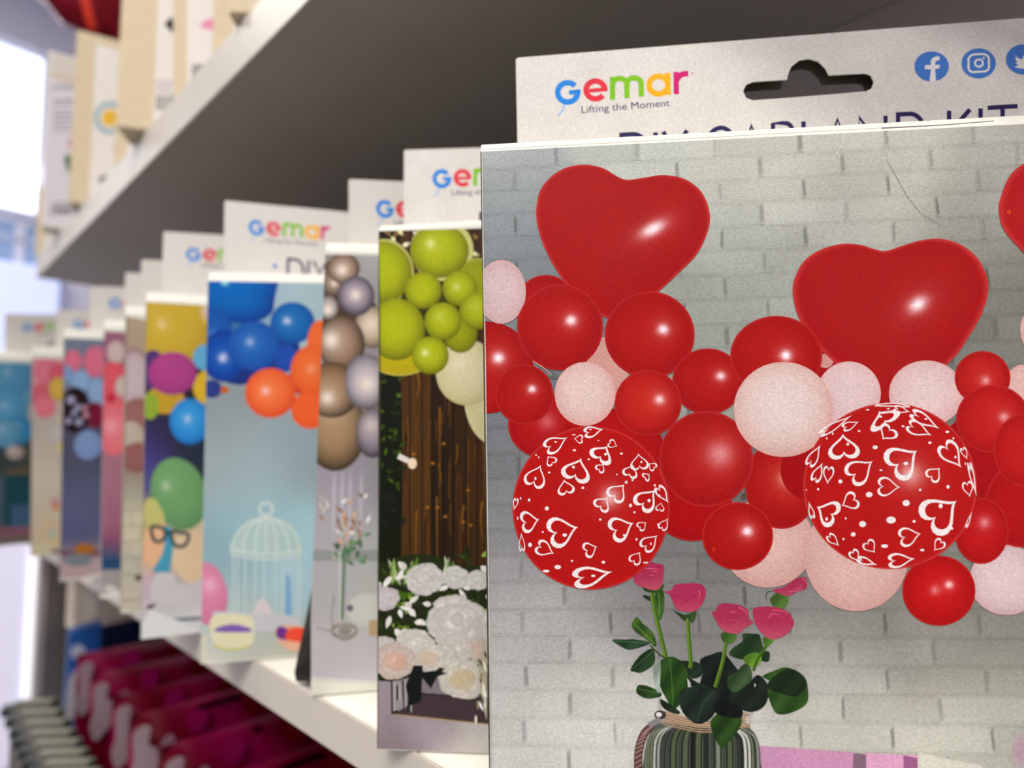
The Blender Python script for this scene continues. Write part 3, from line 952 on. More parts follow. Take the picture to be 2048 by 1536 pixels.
    red(1877, 1181, 73, 70, [(1897, 1169, 7, .8), (1869, 1180, 9, .38)], rim=(204, 24, 20), col=(188, 12, 12))
    # patterned balloons
    PB = (176, 18, 14)
    A.balloon(1182, 1016, 157, 163, PB, [(1222, 992, 19, .5), (1218, 998, 12, .5)], rim=(206, 96, 86), rimw=.012, dark=(178, 10, 12), shade=.45, n=40, m=90, soft=.08, hs=(236, 205, 200))
    z5 = zc(950, 650, .2686); z7 = zc(950, 1000, .2686); z6 = zc(1500, 700, .2676); z9 = zc(1700, 1100, .2838)

    def hearts(z, items):
        for T, N, w, th in items:
            t, n = z([T, N])
            white_heart(A, t, n, w * .268, th * .66)
    hearts(z5, [((690, 835), (562, 905), 62, 5), ((735, 845), (788, 850), 34, 3), ((955, 775), (845, 800), 44, 4.5), ((540, 975), (575, 1022), 44, 3.2), ((490, 1040), (440, 1165), 82, 6),
                ((790, 990), (745, 1120), 112, 8), ((985, 900), (930, 985), 92, 7), ((960, 1035), (925, 1075), 40, 3.4), ((1060, 905), (1010, 880), 34, 3), ((1215, 955), (1225, 1050), 70, 4.5),
                ((1180, 1040), (1150, 1110), 60, 4.4), ((1290, 1030), (1330, 1060), 34, 3), ((1300, 1110), (1268, 1135), 38, 3), ((660, 1150), (680, 1235), 66, 4.8), ((1110, 1185), (1040, 1270), 76, 5.6),
                ((985, 1285), (935, 1350), 68, 4.6), ((1340, 1225), (1250, 1330), 88, 8), ((1440, 1325), (1375, 1230), 40, 4), ((1385, 1320), (1375, 1370), 34, 2.6), ((290, 1380), (305, 1310), 20, 2.4)])
    hearts(z7, [((480, 145), (375, 165), 84, 6), ((768, 200), (600, 245), 118, 9), ((590, 400), (490, 350), 60, 5), ((910, 345), (835, 375), 62, 4.5), ((1180, 170), (1050, 225), 98, 7.5), ((1275, 165), (1230, 200), 38, 3),
                ((1358, 260), (1275, 340), 60, 4.6), ((1230, 385), (1185, 450), 48, 3.8), ((1025, 532), (800, 578), 80, 8), ((1435, 135), (1395, 200), 36, 3), ((345, 240), (350, 350), 24, 2.2)])
    for z, ds in ((z5, [(740, 933, 13, 8), (846, 1000, 9, 6), (552, 1098, 9, 7), (733, 1058, 11, 11), (972, 962, 12, 10), (1090, 957, 11, 8), (803, 1212, 11, 10), (1125, 1170, 11, 11), (1172, 1155, 8, 8),
                        (403, 1303, 9, 12), (535, 1365, 15, 16), (1157, 1343, 12, 14), (1187, 1394, 8, 8), (932, 1448, 9, 9), (1295, 1307, 12, 13), (450, 1142, 8, 12), (600, 870, 11, 6), (860, 778, 10, 4),
                        (1372, 1272, 7, 10), (1338, 1193, 8, 10), (1238, 1020, 8, 8), (340, 1290, 5, 10), (1055, 1112, 6, 5), (918, 860, 6, 4), (735, 818, 14, 4), (475, 985, 5, 8), (455, 968, 5, 8)]),
                  (z7, [(668, 260, 17, 13), (505, 237, 7, 7), (410, 333, 14, 17), (722, 452, 9, 7), (955, 462, 13, 11), (616, 498, 24, 16), (1110, 262, 9, 9), (1202, 292, 8, 9), (1308, 325, 7, 10), (880, 563, 16, 9),
                        (1362, 182, 6, 9), (318, 135, 5, 12), (530, 528, 26, 10), (1270, 465, 20, 6)])):
        for x, y, a, b in ds:
            q = z([(x, y)])[0]
            A.disc(q[0], q[1], a * .268, b * .268, (236, 226, 222), 14)
    A.balloon(1779, 972, 173, 166, PB, [(1822, 950, 24, .5), (1816, 946, 12, .4)], rim=(210, 104, 94), rimw=.012, dark=(176, 10, 14), shade=.4, n=40, m=90, soft=.1, hs=(236, 205, 200))
    hearts(z6, [((960, 458), (1010, 535), 130, 7), ((765, 485), (575, 600), 30, 3), ((812, 535), (718, 575), 34, 3.2), ((1195, 465), (1100, 440), 28, 3), ((1415, 590), (1250, 495), 46, 4.4),
                ((985, 670), (1040, 600), 76, 5), ((1355, 640), (1215, 575), 54, 4.4), ((690, 625), (700, 770), 120, 8), ((525, 705), (455, 830), 42, 3.6), ((915, 828), (780, 930), 98, 7.5), ((1245, 750), (1095, 860), 138, 10),
                ((1575, 880), (1470, 740), 78, 6), ((1415, 880), (1355, 945), 62, 4.4), ((540, 840), (490, 950), 40, 4), ((575, 1005), (585, 900), 42, 3.6), ((1120, 1025), (990, 1020), 74, 5), ((495, 1170), (610, 1230), 105, 8),
                ((680, 1165), (770, 1120), 70, 4.8), ((1540, 1125), (1370, 1260), 152, 12), ((1275, 1370), (1150, 1400), 74, 5.4), ((1370, 1500), (1420, 1440), 44, 3.6), ((930, 1515), (880, 1450), 50, 3.8), ((665, 1465), (600, 1400), 34, 3),
                ((1640, 1100), (1620, 1010), 42, 3.4), ((1690, 1100), (1645, 900), 20, 3), ((1620, 820), (1590, 750), 24, 2.6), ((435, 1130), (460, 1230), 22, 2.6), ((1655, 1205), (1620, 1300), 12, 2)])
    A.stroke(z6(catmull([(930, 415), (1000, 402), (1100, 400), (1190, 425), (1080, 420), (960, 418)], 4)), 2.4, (236, 214, 208), closed=True)
    hearts(z9, [((60, 80), (20, 20), 40, 4), ((455, 60), (310, 75), 56, 5), ((190, 105), (80, 70), 30, 4)])
    for x, y, a, b in [(970, 498, 14, 8), (1030, 440, 12, 4), (875, 447, 14, 5), (812, 605, 10, 7), (932, 727, 19, 14), (727, 703, 11, 11), (1140, 570, 12, 7), (1340, 693, 12, 9), (1160, 848, 18, 13), (975, 898, 10, 7),
                       (672, 982, 15, 15), (506, 1040, 7, 9), (887, 1080, 25, 20), (1163, 1143, 27, 23), (1267, 1045, 10, 8), (1475, 1022, 12, 14), (1530, 800, 8, 10), (570, 1262, 10, 14), (838, 1300, 26, 23), (1050, 1270, 35, 26),
                       (1222, 1280, 12, 10), (1420, 1165, 15, 17), (768, 1377, 18, 16), (712, 1258, 7, 8), (1002, 1464, 26, 13), (1505, 1333, 8, 10), (1283, 1494, 16, 9), (1310, 515, 12, 7), (615, 625, 6, 9), (570, 660, 6, 8),
                       (1605, 850, 5, 9), (418, 1045, 4, 6), (695, 1412, 8, 8), (1470, 612, 14, 8), (1515, 660, 6, 10)]:
        q = z6([(x, y)])[0]
        A.disc(q[0], q[1], a * .268, b * .268, (236, 226, 222), 14)
    # worn folds and scratches
    A.soft_stroke([(1772, 318), (1790, 350), (1815, 395), (1840, 425), (1880, 450)], 0.5, (146, 146, 134), wallc)
    A.stroke(catmull([(1686, 255), (1684, 290), (1676, 302), (1672, 312)], 4, False), 1.6, (226, 226, 214))
    A.stroke([(961, 296), (963, 480), (967, 700), (972, 1040), (977, 1350), (981, 1766)], 2.6, (60, 56, 44))
    A.stroke([(964.5, 296), (966.5, 480), (970.5, 700), (975.5, 1040), (980.5, 1350), (984.5, 1766)], 2.2, (196, 194, 180))
    TL, BL = (961, 303.5), (981.5, 1766)
    A.build('front_print', hero.mat, hero.e, limits=hero.lim, clip=[(TL, BL), (TL, (2048, 248)), ((981, 1766), (2048, 1900))], keep=(1500, 900))


art_hero()
FP = Plane(hero.plane.pt(0, 0, -.0002), hero.plane.U, hero.plane.V * .0032 - hero.plane.N * .002)
A = Art(FP, 3e-5)
A.stroke([(962, 299.5), (1300, 281.5), (1700, 259.5), (1760, 256)], 1.2, (190, 186, 170))
A.stroke([(1762, 256.5), (1880, 250.5), (1988, 242)], 2.6, (120, 108, 112), 1.4)
for pts in ([(1766, 243), (1774, 246), (1788, 245)], [(1822, 241), (1832, 243), (1846, 241)], [(1848, 241), (1858, 242), (1872, 238)]):
    A.stroke(catmull(pts, 4, False), 1.5, (70, 64, 80))
A.build('flap_marks', hero.mat, hero.e, limits=(0.0005, .224, 0, .0035))
hh = header(hero, HERO_TL, (2048, 36))
rear_card(hero, HERO_TL)

# ================================================================= the boxes behind
zL = zc(400, 350, .293); zK = zc(380, 800, .3027); zJ = zc(380, 1100, .3027)
zM = zc(0, 500, .2441); zN = zc(0, 850, .2441); zO = zc(0, 1050, .3418)


def petals(A, x, y, R, col, seed, n=11, squash=.85, core=None):
    """a full blossom of overlapping petals"""
    r_ = random.Random(seed)
    dk = tuple(t * 0.8 for t in col)
    for ring, m in ((1.0, n), (0.72, n - 2), (0.45, n - 4), (0.22, 4)):
        for i in range(m):
            a = 2 * math.pi * (i + r_.uniform(-.3, .3)) / m
            px, py = x + R * ring * .62 * math.cos(a), y + R * ring * .62 * squash * math.sin(a)
            rr = R * (0.24 + .2 * ring) * r_.uniform(.85, 1.15)
            c = mix(col, dk, r_.random() * .7)
            if core and ring < .5: c = mix(c, core, .6)
            e = mix(c, dk, .75)
            A.rings([(px + rr * math.cos(a + t) * (1.15 if abs(t) < 1 else .9), py + rr * squash * math.sin(a + t)) for t in [k * 2 * math.pi / 10 for k in range(-5, 5)]], (px, py),
                    lambda X, Y, r, c=c, e=e: mix(c, e, max(0, r - .45) * 1.8), 3)


def leafp(A, x, y, L, wd, ang, col, hi=None):
    ux, uy = math.cos(ang), math.sin(ang)
    pts = []
    for t in (0, .15, .35, .6, .85, 1): pts.append((x + ux * L * t - uy * wd * math.sin(math.pi * t ** .8) / 2, y + uy * L * t + ux * wd * math.sin(math.pi * t ** .8) / 2))
    for t in (.85, .6, .35, .15): pts.append((x + ux * L * t + uy * wd * math.sin(math.pi * t ** .8) / 2, y + uy * L * t - ux * wd * math.sin(math.pi * t ** .8) / 2))
    hi = hi or tuple(min(255, t * 1.5 + 8) for t in col)
    A.rings(pts, (x + ux * L * .5, y + uy * L * .5), lambda X, Y, r: mix(col, hi, .5 + .5 * math.sin((X - x) * .3)), 2)


# ---------------------------------------------------------------- lime balloons and white flowers
lime = Kit('kit box printed with lime balloons, dark planks and white flowers', (758, 458), (754.5, 1499), -54.5, HZ, 0.0022, soft=False)
KITS.append(lime)


def art_lime():
    A = lime.art(); r_ = random.Random(11)
    A.grid(745, 430, 1500, 1620, 60, 60, (30, 24, 12))
    # planks, 800 to the right
    x = 800
    while x < 1400:
        w = r_.uniform(14, 26)
        c = r_.choice([(52, 32, 10), (64, 40, 14), (40, 26, 10), (74, 46, 16)])
        A.poly([(x, 440), (x + w, 440), (x + w, 1160), (x, 1160)], c)
        for k in range(7):
            y = r_.uniform(720, 1120); xx = x + r_.uniform(3, w - 3); h_ = r_.uniform(20, 90)
            cc = r_.choice([(110, 72, 18), (92, 58, 14), (30, 20, 8), (130, 84, 22), (84, 50, 20)])
            A.stroke(catmull([(xx, y - h_), (xx + r_.uniform(-4, 4), y), (xx + r_.uniform(-3, 3), y + h_)], 4, False), r_.uniform(1.5, 5), cc, 1)
        A.stroke([(x, 440), (x, 1160)], 2.2, (18, 12, 6))
        x += w
    for k in range(9):
        A.disc(r_.uniform(820, 960), r_.uniform(850, 1080), 4, 3, (150, 96, 30), 10)
    # greenery at the left edge and top
    A.poly([(750, 700), (800, 700), (806, 900), (802, 1150), (750, 1150)], (16, 22, 6))
    for k in range(70):
        x, y = r_.uniform(752, 802), r_.uniform(740, 1060)
        leafp(A, x, y, r_.uniform(10, 22), r_.uniform(6, 10), r_.uniform(0, 6.28), r_.choice([(30, 44, 6), (18, 26, 6), (46, 66, 8), (12, 16, 6)]) if y < 980 else (14, 18, 8))
    for k in range(26):
        x, y = r_.uniform(756, 985), r_.uniform(452, 520)
        leafp(A, x, y, r_.uniform(10, 22), 9, r_.uniform(0, 6.28), r_.choice([(120, 92, 50), (58, 62, 20), (200, 196, 170), (150, 150, 110), (60, 44, 30), (170, 160, 130)]))
    # light bulb
    A.stroke([(797, 912), (817, 922)], 11, (222, 214, 200)); A.disc(825, 927, 9, 11, (236, 210, 180), 18)
    # balloons
    C = (172, 182, 14); D = (104, 104, 6); E_ = (212, 206, 140)

    def lb(cx, cy, rx, ry, hl=None, col=C, rim=None):
        A.balloon(cx, cy, rx, ry, col, hl, dark=D, shade=.75, dl=.4, hs=(236, 238, 200), rim=rim, rimw=.03)
    A.balloon(800, 690, 78, 62, (186, 170, 10), None, dark=(150, 130, 10), rim=E_, rimw=.04)
    A.balloon(884, 500, 63, 62, (200, 200, 120), None, dark=(190, 190, 120)); A.balloon(768, 548, 60, 70, (186, 186, 100), None, dark=(170, 160, 90))
    A.balloon(955, 560, 44, 44, (150, 156, 20), None, dark=D, rim=E_)
    A.balloon(990, 790, 62, 100, (206, 198, 150), None, dark=(180, 172, 110), rim=(226, 220, 176)); A.balloon(934, 745, 62, 66, (216, 208, 164), (918, 728, 9, .3), dark=(186, 176, 120), shade=.7, dl=.5)
    A.disc(842, 630, 50, 60, (48, 50, 6)); A.disc(890, 610, 34, 40, (52, 54, 6))
    lb(764, 545, 60, 62)
    lb(793, 659, 57, 62)
    lb(921, 668, 34, 38, col=(150, 156, 8))
    lb(879, 502, 59, 54, (861, 488, 9, .6))
    lb(920, 577, 35, 36, (913, 574, 7, .5))
    lb(847, 581, 37, 37)
    lb(957, 622, 38, 38, (950, 612, 12, .2))
    lb(886, 643, 37, 38, (880, 634, 9, .25))
    lb(861, 711, 37, 38, (850, 706, 6, .75))
    # table and acrylic stand
    tb = field([(760, 1450, (150, 138, 142)), (850, 1470, (172, 160, 166)), (960, 1460, (186, 180, 176)), (800, 1500, (124, 108, 108)), (950, 1500, (190, 184, 172)), (880, 1430, (150, 136, 140)), (1300, 1470, (180, 172, 172))], 34)
    A.grid(745, 1330, 1500, 1620, 40, 14, tb)
    A.poly([(838, 1385), (970, 1398), (1500, 1430), (1500, 1460), (980, 1449), (788, 1428), (830, 1400)], (66, 52, 56))
    A.poly([(838, 1340), (1500, 1360), (1500, 1402), (970, 1396), (838, 1386)], (128, 116, 124))
    A.stroke([(838, 1386), (970, 1397), (1500, 1410)], 3, (38, 34, 40))
    A.stroke([(784, 1428), (976, 1448), (1500, 1490)], 2.4, (166, 142, 92))
    for x, y0, y1 in ((784, 1360, 1426), (806, 1360, 1414), (818, 1370, 1424), (795, 1370, 1400)):
        A.stroke([(x, y0), (x + r_.uniform(-2, 3), y1)], 4, (36, 40, 34)); A.stroke([(x + 4, y0), (x + 5, y1)], 2, (190, 184, 176))
    A.disc(790, 1424, 8, 3, (34, 34, 28), 12, -.4)
    # flower bed
    A.poly(catmull([(745, 1140), (770, 1125), (810, 1110), (860, 1110), (920, 1130), (1000, 1130), (1500, 1120), (1500, 1370), (1000, 1380), (960, 1370), (900, 1360), (850, 1340), (800, 1360), (745, 1340)], 3), (34, 42, 14))
    for k in range(150):
        x, y = r_.uniform(748, 1100), r_.gauss(1210, 62)
        if y < 1100 or y > 1345: continue
        leafp(A, x, y, r_.uniform(14, 38), r_.uniform(5, 13), r_.uniform(0, 6.28), r_.choice([(34, 52, 10), (58, 84, 18), (24, 34, 12), (84, 108, 30), (18, 22, 10), (100, 120, 50)]))
    for k in range(16):
        x = r_.choice([785, 800, 812, 828, 845, 880, 905, 920]) + r_.uniform(-8, 8)
        leafp(A, x, 1170, r_.uniform(30, 62), 11, -1.57 + r_.uniform(-.5, .5), r_.choice([(60, 84, 22), (96, 116, 60), (130, 140, 110), (44, 62, 20)]))
    for k in range(60):
        x, y = r_.uniform(750, 1100), r_.uniform(1130, 1260)
        leafp(A, x, y, r_.uniform(14, 34), r_.uniform(8, 15), r_.uniform(-1, 4), r_.choice([(214, 210, 200), (228, 226, 216), (196, 192, 178)]), (236, 234, 226))
    for x, y, R, c, core in ((770, 1196, 26, (214, 206, 204), None), (850, 1158, 34, (224, 220, 212), None), (912, 1155, 24, (222, 220, 212), None), (955, 1160, 22, (228, 226, 216), None),
                             (830, 1290, 36, (226, 220, 208), None), (770, 1290, 20, (220, 214, 206), None), (912, 1245, 56, (226, 220, 212), None), (960, 1300, 26, (224, 206, 190), (220, 180, 160)),
                             (916, 1300, 26, (226, 220, 204), None), (888, 1310, 25, (226, 220, 206), None), (856, 1315, 30, (228, 220, 206), (216, 176, 140)), (926, 1358, 42, (228, 222, 206), (206, 176, 110)),
                             (790, 1322, 38, (224, 204, 190), (226, 160, 130)), (1010, 1250, 46, (226, 220, 212), None), (1060, 1320, 46, (226, 214, 206), None)):
        petals(A, x, y, R, c, int(x), 12, .92, core)
    A.poly([(966, 1280), (976, 1290), (974, 1440), (962, 1400), (958, 1340)], (180, 172, 150))
    for k in range(20):
        leafp(A, r_.uniform(952, 974), r_.uniform(1300, 1430), 22, 5, 1.3 + r_.uniform(-.4, .4), r_.choice([(40, 44, 30), (200, 190, 160), (120, 112, 84)]))
    for p in [[(838, 1345), (870, 1340), (896, 1345), (874, 1352), (862, 1375), (850, 1360)], [(828, 1330), (846, 1330), (842, 1400), (820, 1410), (812, 1370)]]:
        A.poly(p, (20, 24, 20))
    A.stroke([(757, 452), (761, 800), (757, 1160), (754.5, 1499)], 2.4, (70, 66, 50))
    A.build('front_print', lime.mat, lime.e, limits=lime.lim, clip=[((758, 462), (755, 1499)), ((758, 462.5), (960, 457)), ((756, 1502), (975, 1516))], keep=(900, 900))


art_lime()
header(lime, (808, 300), (958, 295.5), dot=False)

# ---------------------------------------------------------------- bronze and silver balloons, bent out at the foot
chrome = Kit('kit box printed with bronze and silver balloons, its lower left corner bulging open', (651, 500), (622, 1392), -40.8, HZ, 0.0040)
KITS.append(chrome)


def art_chrome():
    A = chrome.art()
    bg = field([(655, 520, (150, 140, 130)), (740, 520, (176, 178, 174)), (740, 600, (150, 144, 146)), (660, 940, (158, 150, 158)), (740, 950, (146, 142, 148)), (690, 1010, (172, 168, 172)), (650, 1100, (178, 174, 176)),
                (740, 1100, (176, 178, 174)), (740, 1180, (186, 188, 180)), (650, 1200, (176, 174, 172)), (690, 1290, (190, 186, 182)), (640, 1310, (196, 190, 190)), (740, 1330, (196, 192, 196)), (680, 1360, (180, 176, 182)), (700, 1400, (220, 218, 206))], 42)
    A.grid(560, 480, 1150, 1520, 60, 80, bg)
    for x in (668, 684, 700, 722):
        A.soft_stroke([(x, 930), (x, 980), (x - 1, 1040), (x - 2, 1090)], 5, (188, 184, 190), bg)
    BZ = (150, 118, 94); SV = (146, 134, 152); GD = (190, 168, 138)

    def mb(cx, cy, rx, ry, c, hx, hy, hr, st=.9, **k):
        A.balloon(cx, cy, rx, ry, c, [(hx, hy, hr, st), (hx, hy, hr * 2.4, .25)], dark=tuple(t * .42 for t in c), shade=.95, dl=.3, hs=(246, 232, 214), **k)
    A.disc(668, 600, 30, 50, (110, 92, 78)); A.disc(700, 640, 60, 60, (84, 62, 50))
    mb(735, 800, 60, 80, (150, 120, 96), 720, 790, 14, .4)
    mb(665, 560, 26, 40, (126, 104, 86), 668, 566, 6)
    mb(657, 615, 20, 24, (170, 160, 158), 656, 620, 8)
    mb(745, 655, 36, 42, GD, 742, 648, 16, .6)
    mb(687, 537, 33, 31, BZ, 684, 540, 10)
    mb(712, 592, 37, 40, SV, 711, 590, 9)
    mb(684, 690, 46, 58, BZ, 662, 680, 14)
    mb(670, 860, 62, 82, (166, 134, 96), 664, 806, 14, .8)
    mb(664, 780, 56, 56, (156, 120, 84), 655, 796, 12, .8)
    mb(745, 866, 34, 50, (150, 138, 152), 742, 850, 12, .4)
    mb(733, 764, 44, 56, (176, 168, 182), 734, 768, 16, .75)
    # dried stems in a small glass, table line, candle
    r_ = random.Random(3)
    A.grid(600, 1100, 1150, 1122, 2, 1, (150, 152, 146))
    for k in range(34):
        x, y = r_.gauss(690, 20), r_.gauss(1060, 26)
        leafp(A, x, y, r_.uniform(12, 26), 6, r_.uniform(3.6, 5.8), r_.choice([(150, 118, 88), (196, 186, 166), (120, 92, 70), (176, 172, 156), (140, 110, 90)]))
    for k in range(22):
        leafp(A, r_.gauss(706, 14), r_.gauss(1095, 16), 20, 8, r_.uniform(0, 6.28), r_.choice([(80, 110, 80), (110, 130, 100), (60, 84, 60)]))
    A.stroke([(690, 1090), (684, 1240)], 6, (96, 126, 96)); A.stroke([(680, 1100), (680, 1250)], 3, (206, 206, 200))
    A.stroke(catmull([(668, 1190), (664, 1240), (676, 1275), (700, 1278), (712, 1262)], 5, False), 3, (150, 146, 134))
    A.balloon(735, 1220, 42, 34, (206, 208, 196), None, dark=(180, 182, 172))
    for ry in (10, 15):
        A.stroke(arc(688, 1262, 26, 0, 345, 18, ry), 2.6, (130, 122, 106), closed=True)
    A.disc(690, 1262, 14, 8, (150, 142, 130)); A.stroke([(632, 1256), (662, 1262)], 3, (160, 152, 140))
    A.poly([(738, 1240), (758, 1240), (758, 1272), (738, 1272)], (190, 160, 122)); A.disc(700, 1216, 7, 7, (110, 112, 116))
    A.stroke([(600, 1354), (740, 1364), (1150, 1372)], 4, (226, 224, 210))
    A.poly([(560, 1356), (740, 1367), (1150, 1376), (1150, 1560), (560, 1560)], (228, 226, 208))
    A.build('front_print', chrome.mat, chrome.e, limits=chrome.lim, clip=[((651, 500), (623, 1190)), ((622, 1100), (622, 1400)), ((652, 509), (757, 511)), ((640, 1404), (757, 1398))], keep=(720, 900))
    # side panel sprung outwards at the foot
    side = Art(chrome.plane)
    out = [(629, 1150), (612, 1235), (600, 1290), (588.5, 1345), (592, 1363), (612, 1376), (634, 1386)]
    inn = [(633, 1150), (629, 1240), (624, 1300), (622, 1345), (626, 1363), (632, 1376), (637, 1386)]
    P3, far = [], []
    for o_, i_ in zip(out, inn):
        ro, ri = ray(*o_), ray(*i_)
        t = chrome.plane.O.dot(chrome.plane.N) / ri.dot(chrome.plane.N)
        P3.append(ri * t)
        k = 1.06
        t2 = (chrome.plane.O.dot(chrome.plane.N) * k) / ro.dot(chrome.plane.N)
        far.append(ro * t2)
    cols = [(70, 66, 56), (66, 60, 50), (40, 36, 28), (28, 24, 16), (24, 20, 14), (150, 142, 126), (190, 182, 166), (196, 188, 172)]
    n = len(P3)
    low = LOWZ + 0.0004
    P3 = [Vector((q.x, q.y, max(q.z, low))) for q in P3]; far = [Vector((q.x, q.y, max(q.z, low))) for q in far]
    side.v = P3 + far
    cc = [(44, 40, 30), (40, 36, 28), (34, 30, 22), (30, 26, 18), (60, 54, 44), (170, 162, 146), (190, 182, 168)]  # near-black upper inks paint in the shade of the open side
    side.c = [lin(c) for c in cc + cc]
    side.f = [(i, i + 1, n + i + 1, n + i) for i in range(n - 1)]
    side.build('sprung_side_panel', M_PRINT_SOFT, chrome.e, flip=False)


art_chrome()
header(chrome, (697, 358), (806, 363))

# ---------------------------------------------------------------- bird cage
cage = Kit('kit box printed with blue and orange balloons above a white bird cage', (416, 559), (400.5, 1328), -41.0, HZ, 0.0046)
KITS.append(cage)


def art_cage():
    A = cage.art()
    bg = field([(420, 600, (60, 110, 160)), (620, 590, (166, 190, 196)), (430, 800, (140, 150, 152)), (600, 900, (146, 164, 168)), (440, 900, (152, 166, 166)), (500, 960, (160, 180, 184)), (440, 1100, (140, 172, 178)),
                (620, 1100, (170, 204, 208)), (520, 1050, (150, 190, 194)), (450, 1230, (170, 190, 188)), (620, 1200, (166, 200, 208)), (500, 1300, (184, 186, 170)), (430, 1330, (214, 212, 190)), (620, 1300, (170, 168, 150))], 48)
    A.grid(380, 540, 1150, 1400, 60, 70, bg)
    B = (20, 92, 176); O = (238, 108, 46); OD = (206, 60, 24)
    q = catmull([(400, 520), (548, 520), (549, 600), (540, 630), (500, 646), (450, 642), (400, 620)], 4)
    A.balloon(470, 585, 80, 60, (0, 100, 180), None, pts=q, dark=(10, 60, 140), shade=.8, dl=.5)
    A.blob(450, 563, 12, 12, (170, 225, 230), lambda x, y: (10, 100, 178))
    A.balloon(425, 655, 40, 40, (18, 84, 166), (425, 668, 8, .2), dark=(14, 50, 120))
    A.disc(480, 720, 60, 50, (24, 50, 120)); A.disc(560, 700, 40, 46, (26, 54, 128))
    A.balloon(572, 716, 24, 28, (30, 78, 170), None, dark=(20, 40, 120))
    A.balloon(448, 712, 46, 52, (12, 78, 170), (446, 716, 7, .85), dark=(16, 48, 130), shade=.8)
    A.balloon(585, 646, 45, 42, (24, 106, 178), (574, 642, 6, .8), dark=(16, 66, 140), shade=.6, dl=.3)
    A.balloon(508, 692, 52, 50, (28, 96, 176), (500, 684, 8, .5), dark=(20, 62, 146), shade=.6, dl=.3)
    A.disc(640, 690, 26, 50, O); A.balloon(424, 778, 20, 18, (40, 60, 130), None); A.disc(449, 780, 9, 7, (190, 90, 30)); A.disc(610, 760, 34, 30, (200, 50, 22))
    A.balloon(625, 740, 44, 50, O, (622, 738, 8, .3), dark=OD)
    A.balloon(620, 820, 38, 38, (240, 100, 44), None, dark=(214, 66, 28))
    A.balloon(541, 786, 51, 50, (240, 112, 56), (531, 782, 8, .6), dark=(214, 66, 30), shade=.7, dl=.3)
    # pink balloon, wire cage
    A.balloon(415, 1188, 40, 64, (214, 128, 158), (420, 1170, 14, .35), dark=(180, 110, 140), dl=.3, rot=-.15)
    W_ = (206, 216, 208)
    A.stroke(arc(532, 1018, 13, 0, 345, 20), 5, W_, closed=True)
    for k in (-68, -46, -22, 0, 22, 46, 68):
        A.stroke(catmull([(532, 1034), (532 + k * .55, 1046), (532 + k * .92, 1075), (532 + k, 1108)], 5, False), 3.6, W_)
    A.poly(catmull([(463, 1106), (466, 1080), (490, 1046), (532, 1032), (575, 1046), (598, 1080), (602, 1106), (532, 1112)], 4), lambda x, y: (174, 200, 194))
    for k in (-68, -46, -22, 0, 22, 46, 68):
        A.stroke(catmull([(532, 1034), (532 + k * .55, 1046), (532 + k * .92, 1075), (532 + k, 1108)], 5, False), 3.6, W_)
    for yy in (1104, 1114): A.stroke(catmull([(463, yy - 4), (500, yy + 2), (532, yy + 4), (570, yy + 2), (602, yy - 4)], 4, False), 4.2, W_)
    for k in (-66, -57, -42, -22, -4, 20, 34, 48, 62, 69):
        A.stroke([(532 + k, 1110), (531 + k * .98, 1258)], 3.6, (190, 208, 206))
    A.poly(catmull([(505, 1240), (510, 1215), (524, 1196), (540, 1215), (546, 1240)], 4), (214, 202, 200))
    A.poly([(572, 1150), (580, 1152), (584, 1262), (570, 1262)], (120, 166, 206))
    A.poly([(426, 1222), (600, 1232), (600, 1262), (426, 1262)], (196, 196, 198))
    A.poly(catmull([(420, 1262), (430, 1230), (500, 1232), (508, 1262), (500, 1290), (440, 1294)], 4), (222, 218, 178))
    A.poly(catmull([(432, 1256), (465, 1248), (500, 1256), (498, 1264), (436, 1264)], 3), (130, 96, 170))
    A.stroke(catmull([(428, 1290), (460, 1300), (500, 1292)], 4, False), 4, (200, 198, 100))
    A.poly(catmull([(550, 1262), (570, 1250), (620, 1256), (640, 1270), (620, 1300), (570, 1296)], 4), (224, 170, 140))
    A.poly(catmull([(552, 1264), (560, 1252), (578, 1262), (576, 1280), (556, 1276)], 4), (110, 50, 130)); A.poly(catmull([(570, 1276), (582, 1256), (612, 1258), (626, 1272), (600, 1284)], 4), (234, 76, 50))
    A.stroke([(400, 1326), (480, 1322), (610, 1312), (800, 1300)], 5, (232, 228, 212))
    A.poly([(388, 1280), (412, 1270), (412, 1400), (388, 1400)], (212, 210, 188))
    A.stroke([(416, 556), (405, 1000), (401, 1328)], 2.4, (150, 150, 134))
    A.build('front_print', cage.mat, cage.e, limits=cage.lim, clip=[((416, 559), (401, 1328)), ((416, 562), (648, 566)), ((402, 1330), (610, 1314))], keep=(520, 900))


art_cage()
header(cage, (449, 401), (694, 424), dot=True)

# ---------------------------------------------------------------- yellow and purple balloons with spectacles cake
yel = Kit('kit box printed with yellow and purple balloons and a bear wearing spectacles', (292, 599), (281, 1279), -30.5, HZ, 0.0050)
yel.e['label'] = 'kit box printed with yellow, purple and blue balloons and a pair of dark spectacles'
KITS.append(yel)


